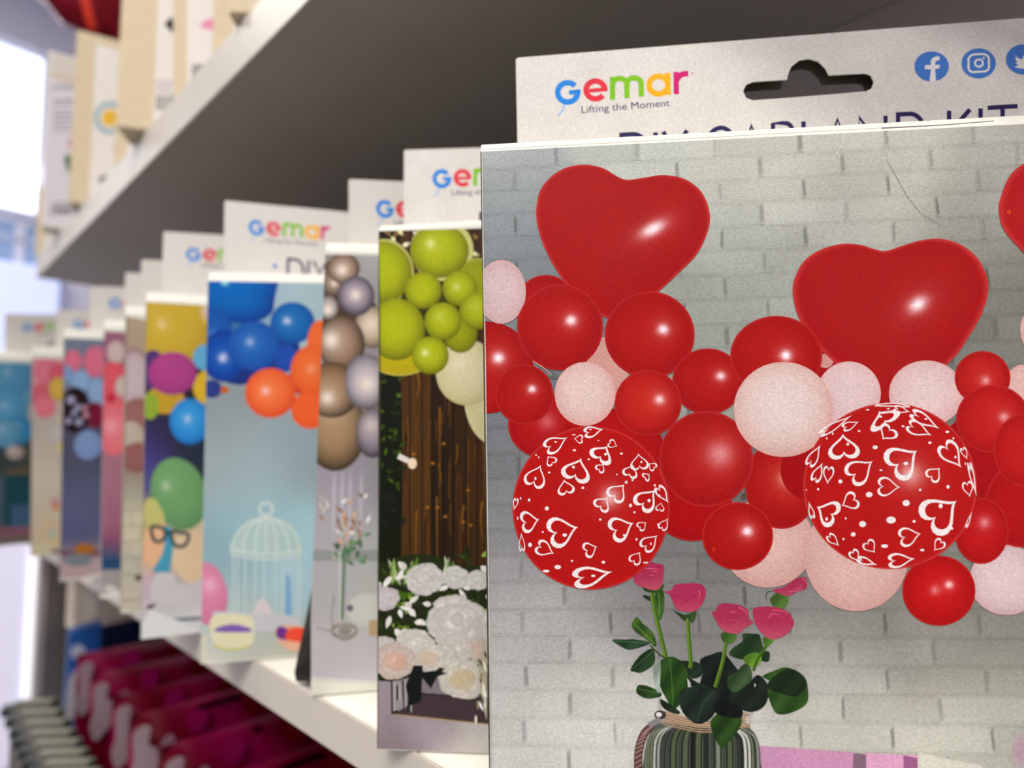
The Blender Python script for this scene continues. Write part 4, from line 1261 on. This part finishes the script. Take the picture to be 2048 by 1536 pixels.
def art_yel():
    A = yel.art()
    bg = field([(300, 640, (176, 150, 50)), (330, 870, (44, 38, 66)), (310, 900, (66, 58, 120)), (300, 960, (80, 76, 130)), (390, 900, (36, 48, 60)), (380, 850, (40, 36, 50)), (300, 1040, (170, 160, 100)), (310, 1100, (214, 170, 130)), (380, 1100, (206, 184, 150)),
                (300, 1180, (190, 170, 180)), (360, 1190, (170, 166, 162)), (330, 1240, (200, 200, 196)), (390, 1230, (220, 214, 212)), (380, 1260, (190, 196, 190))], 28)
    A.grid(270, 580, 900, 1360, 50, 60, bg)
    q = catmull([(280, 590), (400, 598), (412, 620), (412, 680), (396, 714), (350, 724), (300, 718), (280, 700)], 4)
    A.balloon(350, 655, 66, 62, (200, 168, 52), (324, 648, 7, .5), pts=q, dark=(160, 130, 30), dl=.3)
    A.blob(412, 620, 14, 30, (214, 190, 170), lambda x, y: (200, 168, 52))
    A.disc(306, 740, 26, 40, (74, 50, 110)); A.disc(410, 715, 24, 26, (96, 168, 206)); A.disc(330, 800, 40, 28, (190, 150, 40)); A.disc(300, 812, 18, 27, (140, 166, 50)); A.disc(420, 775, 34, 36, (216, 176, 40))
    A.balloon(345, 747, 49, 43, (170, 64, 128), None, dark=(130, 40, 110), dl=.4)
    A.balloon(380, 843, 41, 46, (50, 148, 214), (375, 838, 6, .6), dark=(20, 96, 176), dl=.4, shade=.6)
    A.balloon(358, 988, 55, 74, (110, 160, 100), (332, 972, 8, .4), dark=(70, 110, 80), dl=.3, rot=-.3)
    A.poly(catmull([(292, 1000), (312, 1000), (330, 1040), (312, 1060), (290, 1040)], 3), (190, 186, 110))
    A.poly(catmull([(292, 1060), (330, 1050), (336, 1100), (310, 1130), (292, 1120)], 3), (222, 176, 134)); A.poly(catmull([(345, 1080), (412, 1070), (412, 1160), (380, 1170), (345, 1130)], 3), (216, 190, 154))
    A.poly(zN([(1340, 830), (1400, 830), (1420, 1000), (1395, 1200), (1330, 1240), (1250, 1190), (1330, 1060), (1350, 960)]), (70, 150, 176))
    for pts in ([(1240, 840), (1300, 835), (1350, 860), (1350, 920), (1310, 955), (1260, 940)], [(1410, 870), (1470, 880), (1545, 900), (1520, 980), (1450, 995), (1410, 940)]):
        A.stroke(zN(catmull(pts, 4)), 7, (40, 62, 66), closed=True)
    A.stroke(zN([(1350, 880), (1410, 890)]), 6, (30, 60, 74))
    A.poly(zN(catmull([(1250, 1230), (1300, 1240), (1330, 1330), (1320, 1420), (1260, 1450)], 3)), (190, 74, 124))
    A.poly(zN(catmull([(1260, 1230), (1420, 1220), (1440, 1290), (1560, 1300), (1680, 1260), (1680, 1480), (1400, 1480), (1250, 1480)], 3)), (196, 192, 190))
    A.poly(zN([(1205, 1480), (1290, 1460), (1250, 1500), (1205, 1510)]), (40, 36, 40))
    A.stroke([(345, 1240), (412, 1236)], 7, (100, 110, 120)); A.stroke([(355, 1260), (412, 1262)], 5, (170, 168, 200))
    A.poly([(282, 1250), (300, 1220), (330, 1230), (420, 1268), (420, 1300), (282, 1300)], (214, 216, 212))
    A.stroke([(292, 600), (285, 1000), (281.5, 1279)], 3.4, (140, 136, 122))
    A.build('front_print', yel.mat, yel.e, limits=yel.lim, clip=[((292, 601), (281.5, 1279)), ((292, 604), (412, 611)), ((281, 1280), (402, 1270))], keep=(350, 900))


art_yel()
header(yel, (327, 463), (446, 470))

# ---------------------------------------------------------------- rose gold on cream brick
cream = Kit('narrow visible cream kit box printed with rose gold balloons and pale bricks', (251, 626), (240, 1228), -27, HZ, 0.0055)
KITS.append(cream)


def art_cream():
    A = cream.art()
    bg = field([(270, 650, (176, 160, 130)), (270, 690, (170, 150, 124)), (270, 740, (190, 176, 170)), (270, 830, (150, 96, 92)), (270, 870, (180, 160, 150)), (270, 930, (140, 110, 100)), (270, 970, (170, 166, 146)), (270, 1050, (206, 198, 168)),
                (260, 1150, (190, 184, 166)), (270, 1200, (196, 188, 166))], 24)
    A.grid(235, 610, 700, 1300, 40, 50, bg)
    A.balloon(268, 760, 36, 66, (196, 178, 180), None, dark=(150, 96, 96), rim=(120, 70, 70), rimw=.1)
    A.balloon(275, 830, 30, 34, (156, 104, 98), None, dark=(120, 70, 70)); A.balloon(262, 872, 26, 30, (190, 176, 160), None, dark=(160, 130, 120)); A.balloon(275, 915, 34, 30, (150, 96, 90), None, dark=(120, 70, 66))
    for y in (1020, 1052, 1084, 1116, 1150, 1200):
        A.stroke([(240, y), (600, y - 6)], 2.6, (150, 142, 124))
    for x, y in ((262, 1036), (282, 1068), (258, 1100), (276, 1132)): A.stroke([(x, y - 14), (x, y + 12)], 2.2, (160, 152, 130))
    A.disc(278, 1156, 9, 6, (96, 76, 66)); A.stroke([(240, 1218), (262, 1226), (285, 1222)], 4, (226, 220, 206))
    A.poly([(225, 600), (256, 600), (253, 700), (250, 900), (243, 1240), (225, 1240)], (84, 76, 60))
    A.poly([(225, 600), (253, 600), (250, 800), (247, 1000), (243, 1240), (225, 1240)], (176, 168, 150))
    A.build('front_print', cream.mat, cream.e, limits=cream.lim, clip=[((251, 632), (240, 1228)), ((251, 632), (290, 640)), ((240, 1229), (290, 1224))], keep=(270, 900))


art_cream()
header(cream, (283, 519), (330, 521), dot=False)

# ---------------------------------------------------------------- rose pink wall
rose_k = Kit('narrow visible kit box printed with coral balloons on a dusty pink wall', (208, 653), (200, 1197), -24, HZ, 0.0058)
KITS.append(rose_k)


def art_rose():
    A = rose_k.art()
    bg = field([(230, 670, (150, 96, 116)), (230, 960, (160, 108, 124)), (230, 1040, (156, 100, 118)), (235, 1090, (140, 76, 104)), (225, 1125, (40, 76, 110)), (225, 1160, (150, 144, 142)), (225, 1190, (170, 164, 156)), (225, 1140, (60, 90, 116))], 20)
    A.grid(190, 640, 640, 1260, 40, 50, bg)
    A.balloon(232, 705, 18, 24, (196, 176, 170), None, dark=(170, 120, 120)); A.balloon(226, 770, 36, 46, (214, 84, 98), None, dark=(180, 50, 66)); A.balloon(246, 775, 16, 24, (200, 180, 170), None)
    A.balloon(228, 850, 34, 62, (220, 110, 118), (222, 852, 14, .3), dark=(190, 50, 66), dl=-.3); A.disc(222, 796, 9, 10, (180, 40, 56))
    A.poly([(190, 1116), (640, 1108), (640, 1136), (190, 1140)], (36, 74, 108)); A.poly([(190, 1140), (640, 1136), (640, 1210), (190, 1210)], (156, 150, 146))
    A.poly(catmull([(206, 1176), (222, 1170), (240, 1184), (225, 1190)], 3), (206, 200, 190))
    A.stroke([(208, 655), (204, 900), (200, 1197)], 2.4, (120, 100, 100))
    A.build('front_print', rose_k.mat, rose_k.e, limits=rose_k.lim, clip=[((208, 655), (201, 1197)), ((208, 662), (246, 664)), ((200, 1190), (240, 1184))], keep=(225, 900))


art_rose()
header(rose_k, (251, 545), (290, 547))

# ---------------------------------------------------------------- navy
navy = Kit('kit box printed with pink and pale blue balloons on a slate blue wall', (128, 672), (118.5, 1163), -20, HZ, 0.0062)
KITS.append(navy)


def art_navy():
    A = navy.art()
    bg = field([(160, 690, (116, 122, 140)), (160, 920, (76, 78, 96)), (170, 970, (86, 90, 118)), (160, 1040, (92, 96, 128)), (160, 1080, (76, 80, 116)), (190, 1000, (92, 96, 122)), (150, 1130, (170, 146, 144)), (190, 1130, (176, 150, 148)), (150, 1160, (180, 168, 164))], 26)
    A.grid(110, 655, 560, 1230, 50, 60, bg)
    A.balloon(146, 722, 18, 22, (214, 110, 134), None, dark=(170, 80, 110)); A.balloon(192, 724, 25, 32, (218, 112, 136), None, dark=(180, 80, 110)); A.balloon(135, 750, 12, 20, (126, 152, 190), None)
    A.balloon(162, 762, 19, 22, (136, 170, 206), None, dark=(100, 130, 180)); A.balloon(194, 786, 18, 32, (140, 170, 206), None, dark=(100, 130, 180)); A.disc(190, 830, 20, 26, (120, 20, 50))
    A.balloon(150, 820, 32, 46, (36, 16, 24), None, dark=(20, 8, 14))
    for x, y, r in ((142, 800, 9), (156, 815, 7), (137, 842, 7), (158, 844, 8), (172, 830, 7), (170, 815, 6), (148, 826, 6)): A.disc(x, y, r, r, (150, 150, 176) if x < 160 else (190, 130, 150), 12)
    A.balloon(176, 890, 28, 30, (126, 150, 192), None, dark=(100, 120, 170), rot=.3)
    A.poly([(100, 1102), (560, 1096), (560, 1112), (100, 1112)], (110, 70, 90)); A.poly([(100, 1120), (560, 1112), (560, 1240), (100, 1240)], (178, 156, 154))
    A.poly(catmull([(130, 1112), (160, 1106), (180, 1112), (180, 1128), (150, 1132), (128, 1126)], 3), (120, 128, 132)); A.poly(catmull([(146, 1098), (165, 1086), (186, 1092), (190, 1104), (160, 1108)], 3), (168, 104, 36))
    A.stroke([(118, 1160), (160, 1158), (210, 1146), (400, 1140)], 4, (226, 216, 206))
    A.stroke([(128, 676), (123, 900), (119, 1163)], 2.4, (70, 70, 80))
    A.build('front_print', navy.mat, navy.e, limits=navy.lim, clip=[((128, 674), (119, 1163)), ((128, 676), (208, 679)), ((119, 1164), (206, 1152))], keep=(170, 900))


art_navy()
header(navy, (180, 572), (250, 574))

# ---------------------------------------------------------------- pink and cream
pinkb = Kit('kit box printed with pink and yellow balloons on a cream wall', (64, 706), (61, 1114), -17, HZ, 0.0062)
KITS.append(pinkb)


def art_pinkb():
    A = pinkb.art()
    bg = field([(95, 720, (206, 150, 150)), (90, 850, (176, 166, 154)), (90, 900, (190, 180, 164)), (90, 950, (200, 190, 172)), (90, 1020, (198, 186, 166)), (90, 1060, (200, 180, 150)), (100, 1100, (200, 190, 160)), (110, 860, (200, 186, 170))], 22)
    A.grid(50, 690, 460, 1180, 40, 50, bg)
    A.balloon(92, 742, 26, 26, (216, 120, 136), None, dark=(190, 90, 110)); A.balloon(115, 752, 18, 26, (214, 90, 110), None); A.disc(84, 790, 26, 24, (206, 96, 110)); A.balloon(116, 778, 18, 24, (212, 176, 76), None)
    A.balloon(90, 814, 22, 22, (222, 118, 134), None, dark=(196, 90, 110)); A.balloon(112, 870, 14, 22, (196, 190, 186), None); A.disc(120, 892, 8, 8, (206, 192, 120), 12)
    A.disc(110, 1003, 10, 9, (190, 150, 150), 14); A.disc(112, 1014, 8, 7, (206, 130, 90), 14); A.poly([(76, 1080), (96, 1030), (120, 1060), (122, 1090), (90, 1100)], (204, 180, 144)); A.disc(104, 1066, 9, 10, (170, 186, 170), 14)
    A.poly(catmull([(62, 1092), (100, 1086), (106, 1108), (90, 1120), (62, 1118)], 3), (204, 196, 160)); A.poly([(104, 1100), (460, 1090), (460, 1180), (104, 1180)], (90, 60, 60))
    A.stroke([(64, 706), (62, 1114)], 2.4, (170, 160, 146))
    A.build('front_print', pinkb.mat, pinkb.e, limits=pinkb.lim, clip=[((64, 706), (61, 1114)), ((64, 716), (125, 718)), ((61, 1116), (120, 1106))], keep=(90, 900))


art_pinkb()
header(pinkb, (113, 620), (180, 621))

# ---------------------------------------------------------------- turquoise, the last one
turq = Kit('last kit box at the far left, printed with turquoise balloons and a teal door', (-34, 716), (-38, 1096), -12, HZ, 0.0055)
KITS.append(turq)


def art_turq():
    A = turq.art()
    bg = field([(30, 740, (110, 160, 186)), (20, 940, (60, 70, 72)), (50, 950, (90, 84, 70)), (5, 980, (90, 104, 120)), (40, 1000, (36, 80, 90)), (30, 1040, (40, 84, 100)), (30, 1065, (140, 100, 110)), (30, 1085, (120, 110, 104)), (-30, 1000, (90, 104, 120))], 20)
    A.grid(-60, 700, 360, 1160, 40, 50, bg)
    for cx, cy, rx, ry, c in ((20, 752, 46, 44, (84, 150, 186)), (-20, 760, 30, 40, (90, 160, 190)), (55, 830, 18, 22, (176, 170, 166)), (16, 820, 40, 42, (84, 158, 196)), (40, 860, 26, 30, (60, 140, 186)), (10, 868, 30, 28, (96, 160, 190)), (30, 905, 18, 14, (186, 168, 160))):
        A.balloon(cx, cy, rx, ry, c, (cx - 8, cy - 8, 8, .3), dark=tuple(t * .75 for t in c))
    A.poly([(8, 950), (60, 948), (60, 1056), (8, 1056)], (30, 76, 84)); A.poly([(14, 940), (60, 938), (60, 948), (14, 950)], (110, 96, 70)); A.poly([(22, 1010), (60, 1008), (60, 1054), (22, 1054)], (70, 100, 130))
    A.poly([(-60, 1056), (360, 1046), (360, 1074), (-60, 1074)], (140, 96, 108)); A.poly([(-60, 1074), (360, 1064), (360, 1180), (-60, 1180)], (120, 108, 100))
    A.build('front_print', turq.mat, turq.e, limits=turq.lim, clip=[((-34, 716), (-38, 1096)), ((-34, 724), (62, 726)), ((-38, 1098), (60, 1096))], keep=(20, 900))


art_turq()
header(turq, (10, 627), (125, 629), dot=True)

# ================================================================= cartons on the upper shelf
UPZ = 0.2556


def upper_carton(label, BL, TL, theta, art_fn, body_mat=None, width=0.17, thick=0.03, height=None):
    b = at_z(BL[0], BL[1], UPZ)
    U = Vector((math.cos(math.radians(theta)), math.sin(math.radians(theta)), 0))
    P0 = Plane(b, U, (0, 0, 1))
    u, v = P0.uv(*TL)
    h = height or v
    lean = (u / v) * h
    P = Plane(b, U, (0, 0, 1))
    e = empty('carton', tuple(P.pt(width / 2, 0, -thick / 2)), label, 'box', 'cartons standing on the upper shelf')
    me = bpy.data.meshes.new('carton')
    vs = []
    for w in (0, -thick):
        vs += [P.pt(0, 0, w), P.pt(width, 0, w), P.pt(width + lean, h, w), P.pt(lean, h, w)]
    me.from_pydata([tuple(q) for q in vs], [], [(0, 1, 2, 3), (7, 6, 5, 4), (0, 4, 5, 1), (1, 5, 6, 2), (2, 6, 7, 3), (3, 7, 4, 0)])
    bm = bmesh.new(); bm.from_mesh(me); bmesh.ops.recalc_face_normals(bm, faces=bm.faces[:])
    bmesh.ops.bevel(bm, geom=bm.edges[:], offset=0.0012, segments=2, affect='EDGES'); bm.to_mesh(me); bm.free()
    link_mesh('carton_body', me, e, body_mat or M_KRAFT)
    A = Art(P)
    art_fn(A, lambda uu, vv: (uu + lean * vv / h, vv), h)
    A.build('printed_label', M_PRINT_SOFT, e)
    return e


def uvpoly(A, pts, col):
    A._add(pts, [col] * len(pts), [tuple(range(len(pts)))])


WL = (226, 220, 212)


def panel(A, S, u0, u1, v0, v1, col=WL):
    uvpoly(A, [S(u0, v0), S(u1, v0), S(u1, v1), S(u0, v1)], col)


def barcode(A, px0, py0, px1, py1, seed=1):
    r_ = random.Random(seed); x = px0
    while x < px1:
        w = r_.uniform(1, 4)
        A.poly([(x, py0), (x + w, py0), (x + w, py1), (x, py1)], (54, 54, 60)); x += w + r_.uniform(1, 3)


def greylines(A, x0, x1, ys, col=(150, 146, 156), h=3):
    for i, y in enumerate(ys):
        A.poly([(x0 + (i % 2) * 3, y), (x1 - (i % 3) * 4, y - 1), (x1 - (i % 3) * 4, y + h - 1), (x0 + (i % 2) * 3, y + h)], col)


def a_c1(A, S, h): panel(A, S, 0.045, 0.166, 0.01, h - .01)
def a_c2(A, S, h): panel(A, S, 0.014, 0.166, 0.006, h - .01)


def a_c3(A, S, h):
    panel(A, S, 0.010, 0.166, 0.004, h - .01)
    A.poly(catmull([(400, 52), (412, 40), (432, 38), (436, 56), (418, 60)], 3), (226, 140, 170))
    barcode(A, 384, 128, 426, 160, 4)


def a_c4(A, S, h):
    panel(A, S, 0.027, 0.166, 0.008, h - .01)
    A.poly([(328, 48), (342, 34), (356, 48), (344, 66)], (30, 32, 30))
    greylines(A, 310, 350, (162, 169, 176, 183), (168, 162, 164)); barcode(A, 313, 191, 350, 221, 6)


def a_c5(A, S, h): panel(A, S, 0.011, 0.166, 0.006, h - .01)


def a_c6(A, S, h):
    panel(A, S, 0.0175, 0.166, 0.004, h - .012)
    for r1, c in ((32, (150, 176, 184)), (22, (222, 222, 212)), (17, (226, 178, 60))): A.disc(220, 236, r1, r1 * 1.05, c, 26)
    A.poly(catmull([(226, 292), (232, 300), (228, 306)], 3), (206, 150, 140)); A.poly(zc(60, 300, .1953)([(700, 280), (860, 240), (900, 190), (900, 240), (840, 330), (720, 350)]), (70, 66, 64))


def a_c7(A, S, h):
    panel(A, S, 0.002, 0.166, h * .87, h - .002, (206, 200, 188)); panel(A, S, 0.002, 0.166, h * .845, h * .872, (204, 184, 156)); panel(A, S, 0.001, 0.168, 0.004, h * .845, (214, 208, 214))
    A.text('CONN', 101, 181, 150, 180, 13, (60, 62, 84)); greylines(A, 104, 150, (199, 206, 220, 229, 238, 248, 258), (150, 146, 160), 4)
    A.poly(catmull([(136, 282), (146, 270), (150, 290), (140, 300)], 3), (206, 150, 170)); A.poly(catmull([(128, 318), (138, 308), (146, 330), (138, 346)], 3), (84, 116, 92))
    barcode(A, 100, 412, 150, 430, 9); greylines(A, 104, 150, (404,), (150, 146, 150), 5)


def a_c8(A, S, h): panel(A, S, 0.008, 0.166, 0.004, h * .7, (216, 210, 204))


upper_carton('kraft carton on the upper shelf, the one nearest the camera', (455, 27), (457, -230), -45, a_c1, height=.2)
upper_carton('kraft carton with white label, directly behind the nearest one on the upper shelf', (424, 118), (426, -60), -42, a_c2, height=.2)
upper_carton('kraft carton on upper shelf, white label with a pink mark', (346, 207), (345, -10), -36, a_c3, height=.2)
upper_carton('kraft carton with a wide beige edge, white label and black diamond mark', (231, 254), (240, 60), -33, a_c4, height=.2)
upper_carton('low narrow slice of kraft carton between the diamond one and the sun one', (226, 344), (240, 60), -30, a_c5, height=.2)
upper_carton('kraft carton whose white label carries a blue and yellow sun', (137, 405), (154, 58), -20, a_c6)
upper_carton('tall grey-white carton with dark lettering and barcode at the far end of the upper shelf', (81, 452), (97, 99), -14, a_c7, body_mat=plain('grey_white_carton', (206, 200, 192), .6))
upper_carton('farthest small pale carton on the upper shelf', (70, 510), (72, 460), -10, a_c8, height=.1, thick=.02)

# dark red foil balloon above the far end
M_FOIL = plain('dark_red_foil', (120, 4, 24), 0.22, metal=0.55, noise=0.1)
M_SEAM = plain('orange_red_foil_seam', (220, 60, 36), 0.3, metal=0.3)
fb = empty('foil_balloon', tuple(at_y(205, -80, 1.25)), 'dark red foil balloon with a bright seam above the far cartons', 'balloon')
C0 = at_y(205, -75, 1.25)
bm = bmesh.new()
bmesh.ops.create_uvsphere(bm, u_segments=48, v_segments=24, radius=1)
for v in bm.verts:
    a = math.atan2(v.co.x, v.co.z); r = 1 + 0.03 * math.sin(18 * a) * (1 - abs(v.co.y))
    v.co = Vector((v.co.x * .135 * r, v.co.y * .06, v.co.z * .165 * r)) + C0
for f in bm.faces: f.smooth = True
me = bpy.data.meshes.new('foil'); bm.to_mesh(me); bm.free()
link_mesh('foil_skin', me, fb, M_FOIL)
cu = []
me = bpy.data.meshes.new('seam'); vs, fs = [], []
for i in range(25):
    t = -math.pi / 2 + math.pi * i / 24
    for s in (-1, 1):
        x = -0.045 * math.cos(t) + s * .007
        z = 0.165 * math.sin(t)
        k = max(0, 1 - (x / .135) ** 2 - (z / .166) ** 2)
        vs.append(tuple(Vector((x, -.062 * math.sqrt(k) - .001, z)) + C0))
for i in range(24): fs.append((2 * i, 2 * i + 1, 2 * i + 3, 2 * i + 2))
me.from_pydata(vs, [], fs)
link_mesh('seam', me, fb, M_SEAM)
cu = bpy.data.meshes.new('string')
vs = []; fs = []
p0 = C0 + Vector((0, 0, -.163)); p1 = Vector((p0.x + .02, p0.y, 0.8))

# ================================================================= magenta packets on the lowest shelf
M_FILM = printed('printed_glossy_film', 0.22, 0.03, 400, 0.25, 0.5)
PK_Y = [0.80, 0.735, 0.66, 0.59, 0.515, 0.44, 0.365, 0.29]
PK_L = ['farthest magenta packet on the lowest shelf, beside the blue one', 'magenta packet on the lowest shelf, second from the far end', 'magenta packet on the lowest shelf, third from the far end',
        'magenta packet with a black hanging slot, the farther of the two', 'magenta packet with a small black round hole in its header', 'magenta packet with a black hanging slot, the nearer of the two',
        'magenta packet on the lowest shelf, in front of both slotted ones', 'nearest magenta packet on the lowest shelf, mostly under the shelf above']
for k, y in enumerate(PK_Y):
    r_ = random.Random(40 + k)
    th = -14
    U = Vector((math.cos(math.radians(th)), math.sin(math.radians(th)), 0))
    P = Plane((0.162 + r_.uniform(-.003, .003), y, -0.25 + r_.uniform(-.004, .003)), U, (0, -0.06, 1))
    wd, hg = 0.165, 0.262
    e = empty('packet', tuple(P.pt(wd / 2, -hg, -.01)), PK_L[k], 'packet', 'magenta packets in a row on the lowest shelf')
    # pillow-shaped bag
    me = bpy.data.meshes.new('bag'); nx, ny = 16, 20; vs, fs = [], []
    for s in (1, -1):
        for j in range(ny + 1):
            for i in range(nx + 1):
                a, b = i / nx, j / ny
                d = (math.sin(math.pi * a) * math.sin(math.pi * b)) ** .5 * .010 if 0 < i < nx and 0 < j < ny else 0
                vs.append(P.pt(a * wd, -hg + b * hg, -.0105 + s * d))
    o = (nx + 1) * (ny + 1)
    for j in range(ny):
        for i in range(nx):
            q = j * (nx + 1) + i
            fs.append((q, q + 1, q + nx + 2, q + nx + 1)); fs.append((o + q, o + q + nx + 1, o + q + nx + 2, o + q + 1))
    me.from_pydata([tuple(v) for v in vs], [], fs)
    ca = me.color_attributes.new('ink', 'FLOAT_COLOR', 'POINT')
    cols = []
    for s in (1, -1):
        for j in range(ny + 1):
            for i in range(nx + 1):
                a, b = i / nx, j / ny
                c = mix((104, 2, 26), (146, 6, 70), max(0, .5 + .5 * math.sin(a * 9 + b * 14 + k)))
                cols.extend(lin(c))
    ca.data.foreach_set('color', cols)
    for p in me.polygons: p.use_smooth = True
    link_mesh('bag', me, e, M_FILM)
    A = Art(P, -.0004)

    def S(pts): return [(a, b) for a, b in pts]

    cnt = [0]

    def patch(pts, col, w=0.0015):
        q = catmull(pts, 5); cnt[0] += 1; w = .0003 + 1e-5 * cnt[0]
        A._add(q, [col] * len(q), [tuple(range(len(q)))], w)
    patch([(0.003, -.012), (0.010, -.006), (.016, -.010), (.015, -.024), (.021, -.030), (.022, -.046), (.014, -.060), (.006, -.066), (.001, -.05), (.004, -.034)], (152, 128, 136))
    patch([(0.024, -.028), (0.032, -.020), (.036, -.034), (.033, -.052), (.025, -.056)], (140, 106, 120), .003)
    patch([(0.045, -.006), (0.056, -.004), (.062, -.016), (.054, -.026), (.045, -.018)], (150, 14, 84), .004)
    patch([(0.09, -.008), (0.115, -.004), (.12, -.018), (.10, -.024)], (120, 20, 24), .006)
    if k in (3, 5):
        patch([(.052, -.0035), (.056, -.001), (.086, -.001), (.090, -.0035), (.086, -.006), (.056, -.006)], (10, 4, 8), .004)
    if k == 4:
        patch([(.066, -.004), (.071, -.001), (.076, -.004), (.071, -.007)], (10, 4, 8), .004)
    A.build('printed_motif', M_FILM, e, flip=True)

# blue packet, beige carton at the far end
b0 = at_y(131, 1268, 0.885)
P = Plane((b0.x + .016, 0.885, b0.z), (1, -.1, 0), (-.04, 0, 1))
e = empty('blue_packet', tuple(P.pt(.04, -.27, -.01)), 'blue and white packet with a pale disc, beyond the magenta packets', 'packet')
hb = 0.52 + b0.z - .0005
me = prism_mesh([P.pt(-.012, 0, 0), P.pt(.020, .004, 0), P.pt(.024, -hb, 0), P.pt(-.016, -hb, 0)], -P.N, .02)
link_mesh('packet_body', me, e, plain('strong_blue_film', (24, 76, 140), .35))
A = Art(P, 2e-4)
A.disc(156, 1304, 15, 15, (176, 176, 196), 20)
A.poly([(136, 1362), (150, 1338), (190, 1330), (200, 1440), (128, 1440)], (176, 172, 180))
A.build('white_print', M_PRINT_SOFT, e)

y0 = 0.94
q = [at_y(145, 1268, y0), at_y(243, 1278, y0)]
bx = empty('beige_box', (0.24, y0 + .02, q[0].z), 'plain beige box under the shelf at the far end, above the blue one', 'box')
zt = LOWZ - .03
link_mesh('box_body', box_mesh(q[0].x, 0.335, y0, y0 + .045, q[0].z, zt, .002), bx, plain('beige_grey_board', (206, 194, 176), .6))
link_mesh('light_edge', box_mesh(q[0].x + .012, q[0].x + .026, y0 - .0012, y0 - .0002, q[0].z + .002, zt - .002), bx, plain('pale_beige_edge', (226, 216, 200), .6))
nb = empty('navy_box', (0.26, y0 + .02, -.52), 'dark navy box below the beige one at the far end', 'box')
link_mesh('box_body', box_mesh(q[0].x + .004, 0.338, y0 - .004, y0 + .045, -.5198, q[0].z - .0004, .002), nb, plain('navy_board', (10, 26, 62), .5))
link_mesh('box_front_flap', box_mesh(.262, 0.338, y0 - .03, y0 - .0045, -.5198, q[0].z + .028, .002), nb, plain('dark_navy_board', (8, 18, 44), .5))

# thin cartons with dark end caps, bottom left
M_GG = plain('grey_green_board', (96, 94, 88), .55, noise=.1)
M_LG = plain('pale_green_board', (122, 124, 106), .5, noise=.1, scale=40)
M_BK = plain('black_plastic_cap', (26, 28, 28), .3)
NTH = ['farthest', 'second farthest', 'third farthest', 'fourth farthest', 'fourth nearest', 'third nearest', 'second nearest', 'nearest']
first = None
for k in range(8):
    a = at_z(24 + k * 9.5, 1402 + k * 20, -.287); b = at_z(158 + k * 21, 1397 + k * 20, -.287)
    d = b - a
    lab = NTH[k] + ' of the thin grey-green cartons filed at the bottom left'
    if first is None:
        L = 0.046
        first = empty('thin_carton', (0, 0, -.52), lab, 'box', 'thin grey-green cartons filed at the bottom left')
        link_mesh('carton_body', box_mesh(0.004, L, -.0062, .0062, -.5198, -.2875, .0012), first, M_GG)
        link_mesh('top_label', box_mesh(0.006, L - .001, -.0054, .001, -.2874, -.2866), first, M_LG)
        bm = bmesh.new()
        bmesh.ops.create_cone(bm, cap_ends=True, segments=24, radius1=.0068, radius2=.006, depth=.010)
        bmesh.ops.rotate(bm, verts=bm.verts[:], matrix=Matrix.Rotation(math.pi / 2, 3, 'Y'))
        bmesh.ops.translate(bm, verts=bm.verts[:], vec=Vector((-.0016, 0, -.297)))
        me = bpy.data.meshes.new('cap'); bm.to_mesh(me); bm.free()
        link_mesh('end_cap', me, first, M_BK)
        c = first
    else:
        c = first.copy(); SC.collection.objects.link(c); c['label'] = lab
        for ch in list(first.children):
            q_ = ch.copy(); SC.collection.objects.link(q_); q_.parent = c
    c.location = (a.x, a.y, -.52); c.rotation_euler = (0, 0, math.atan2(d.y, d.x))

HA = Art(hero.back, 6e-5)
icons(HA)
HA.build('social_marks', hero.mat, hero.e)
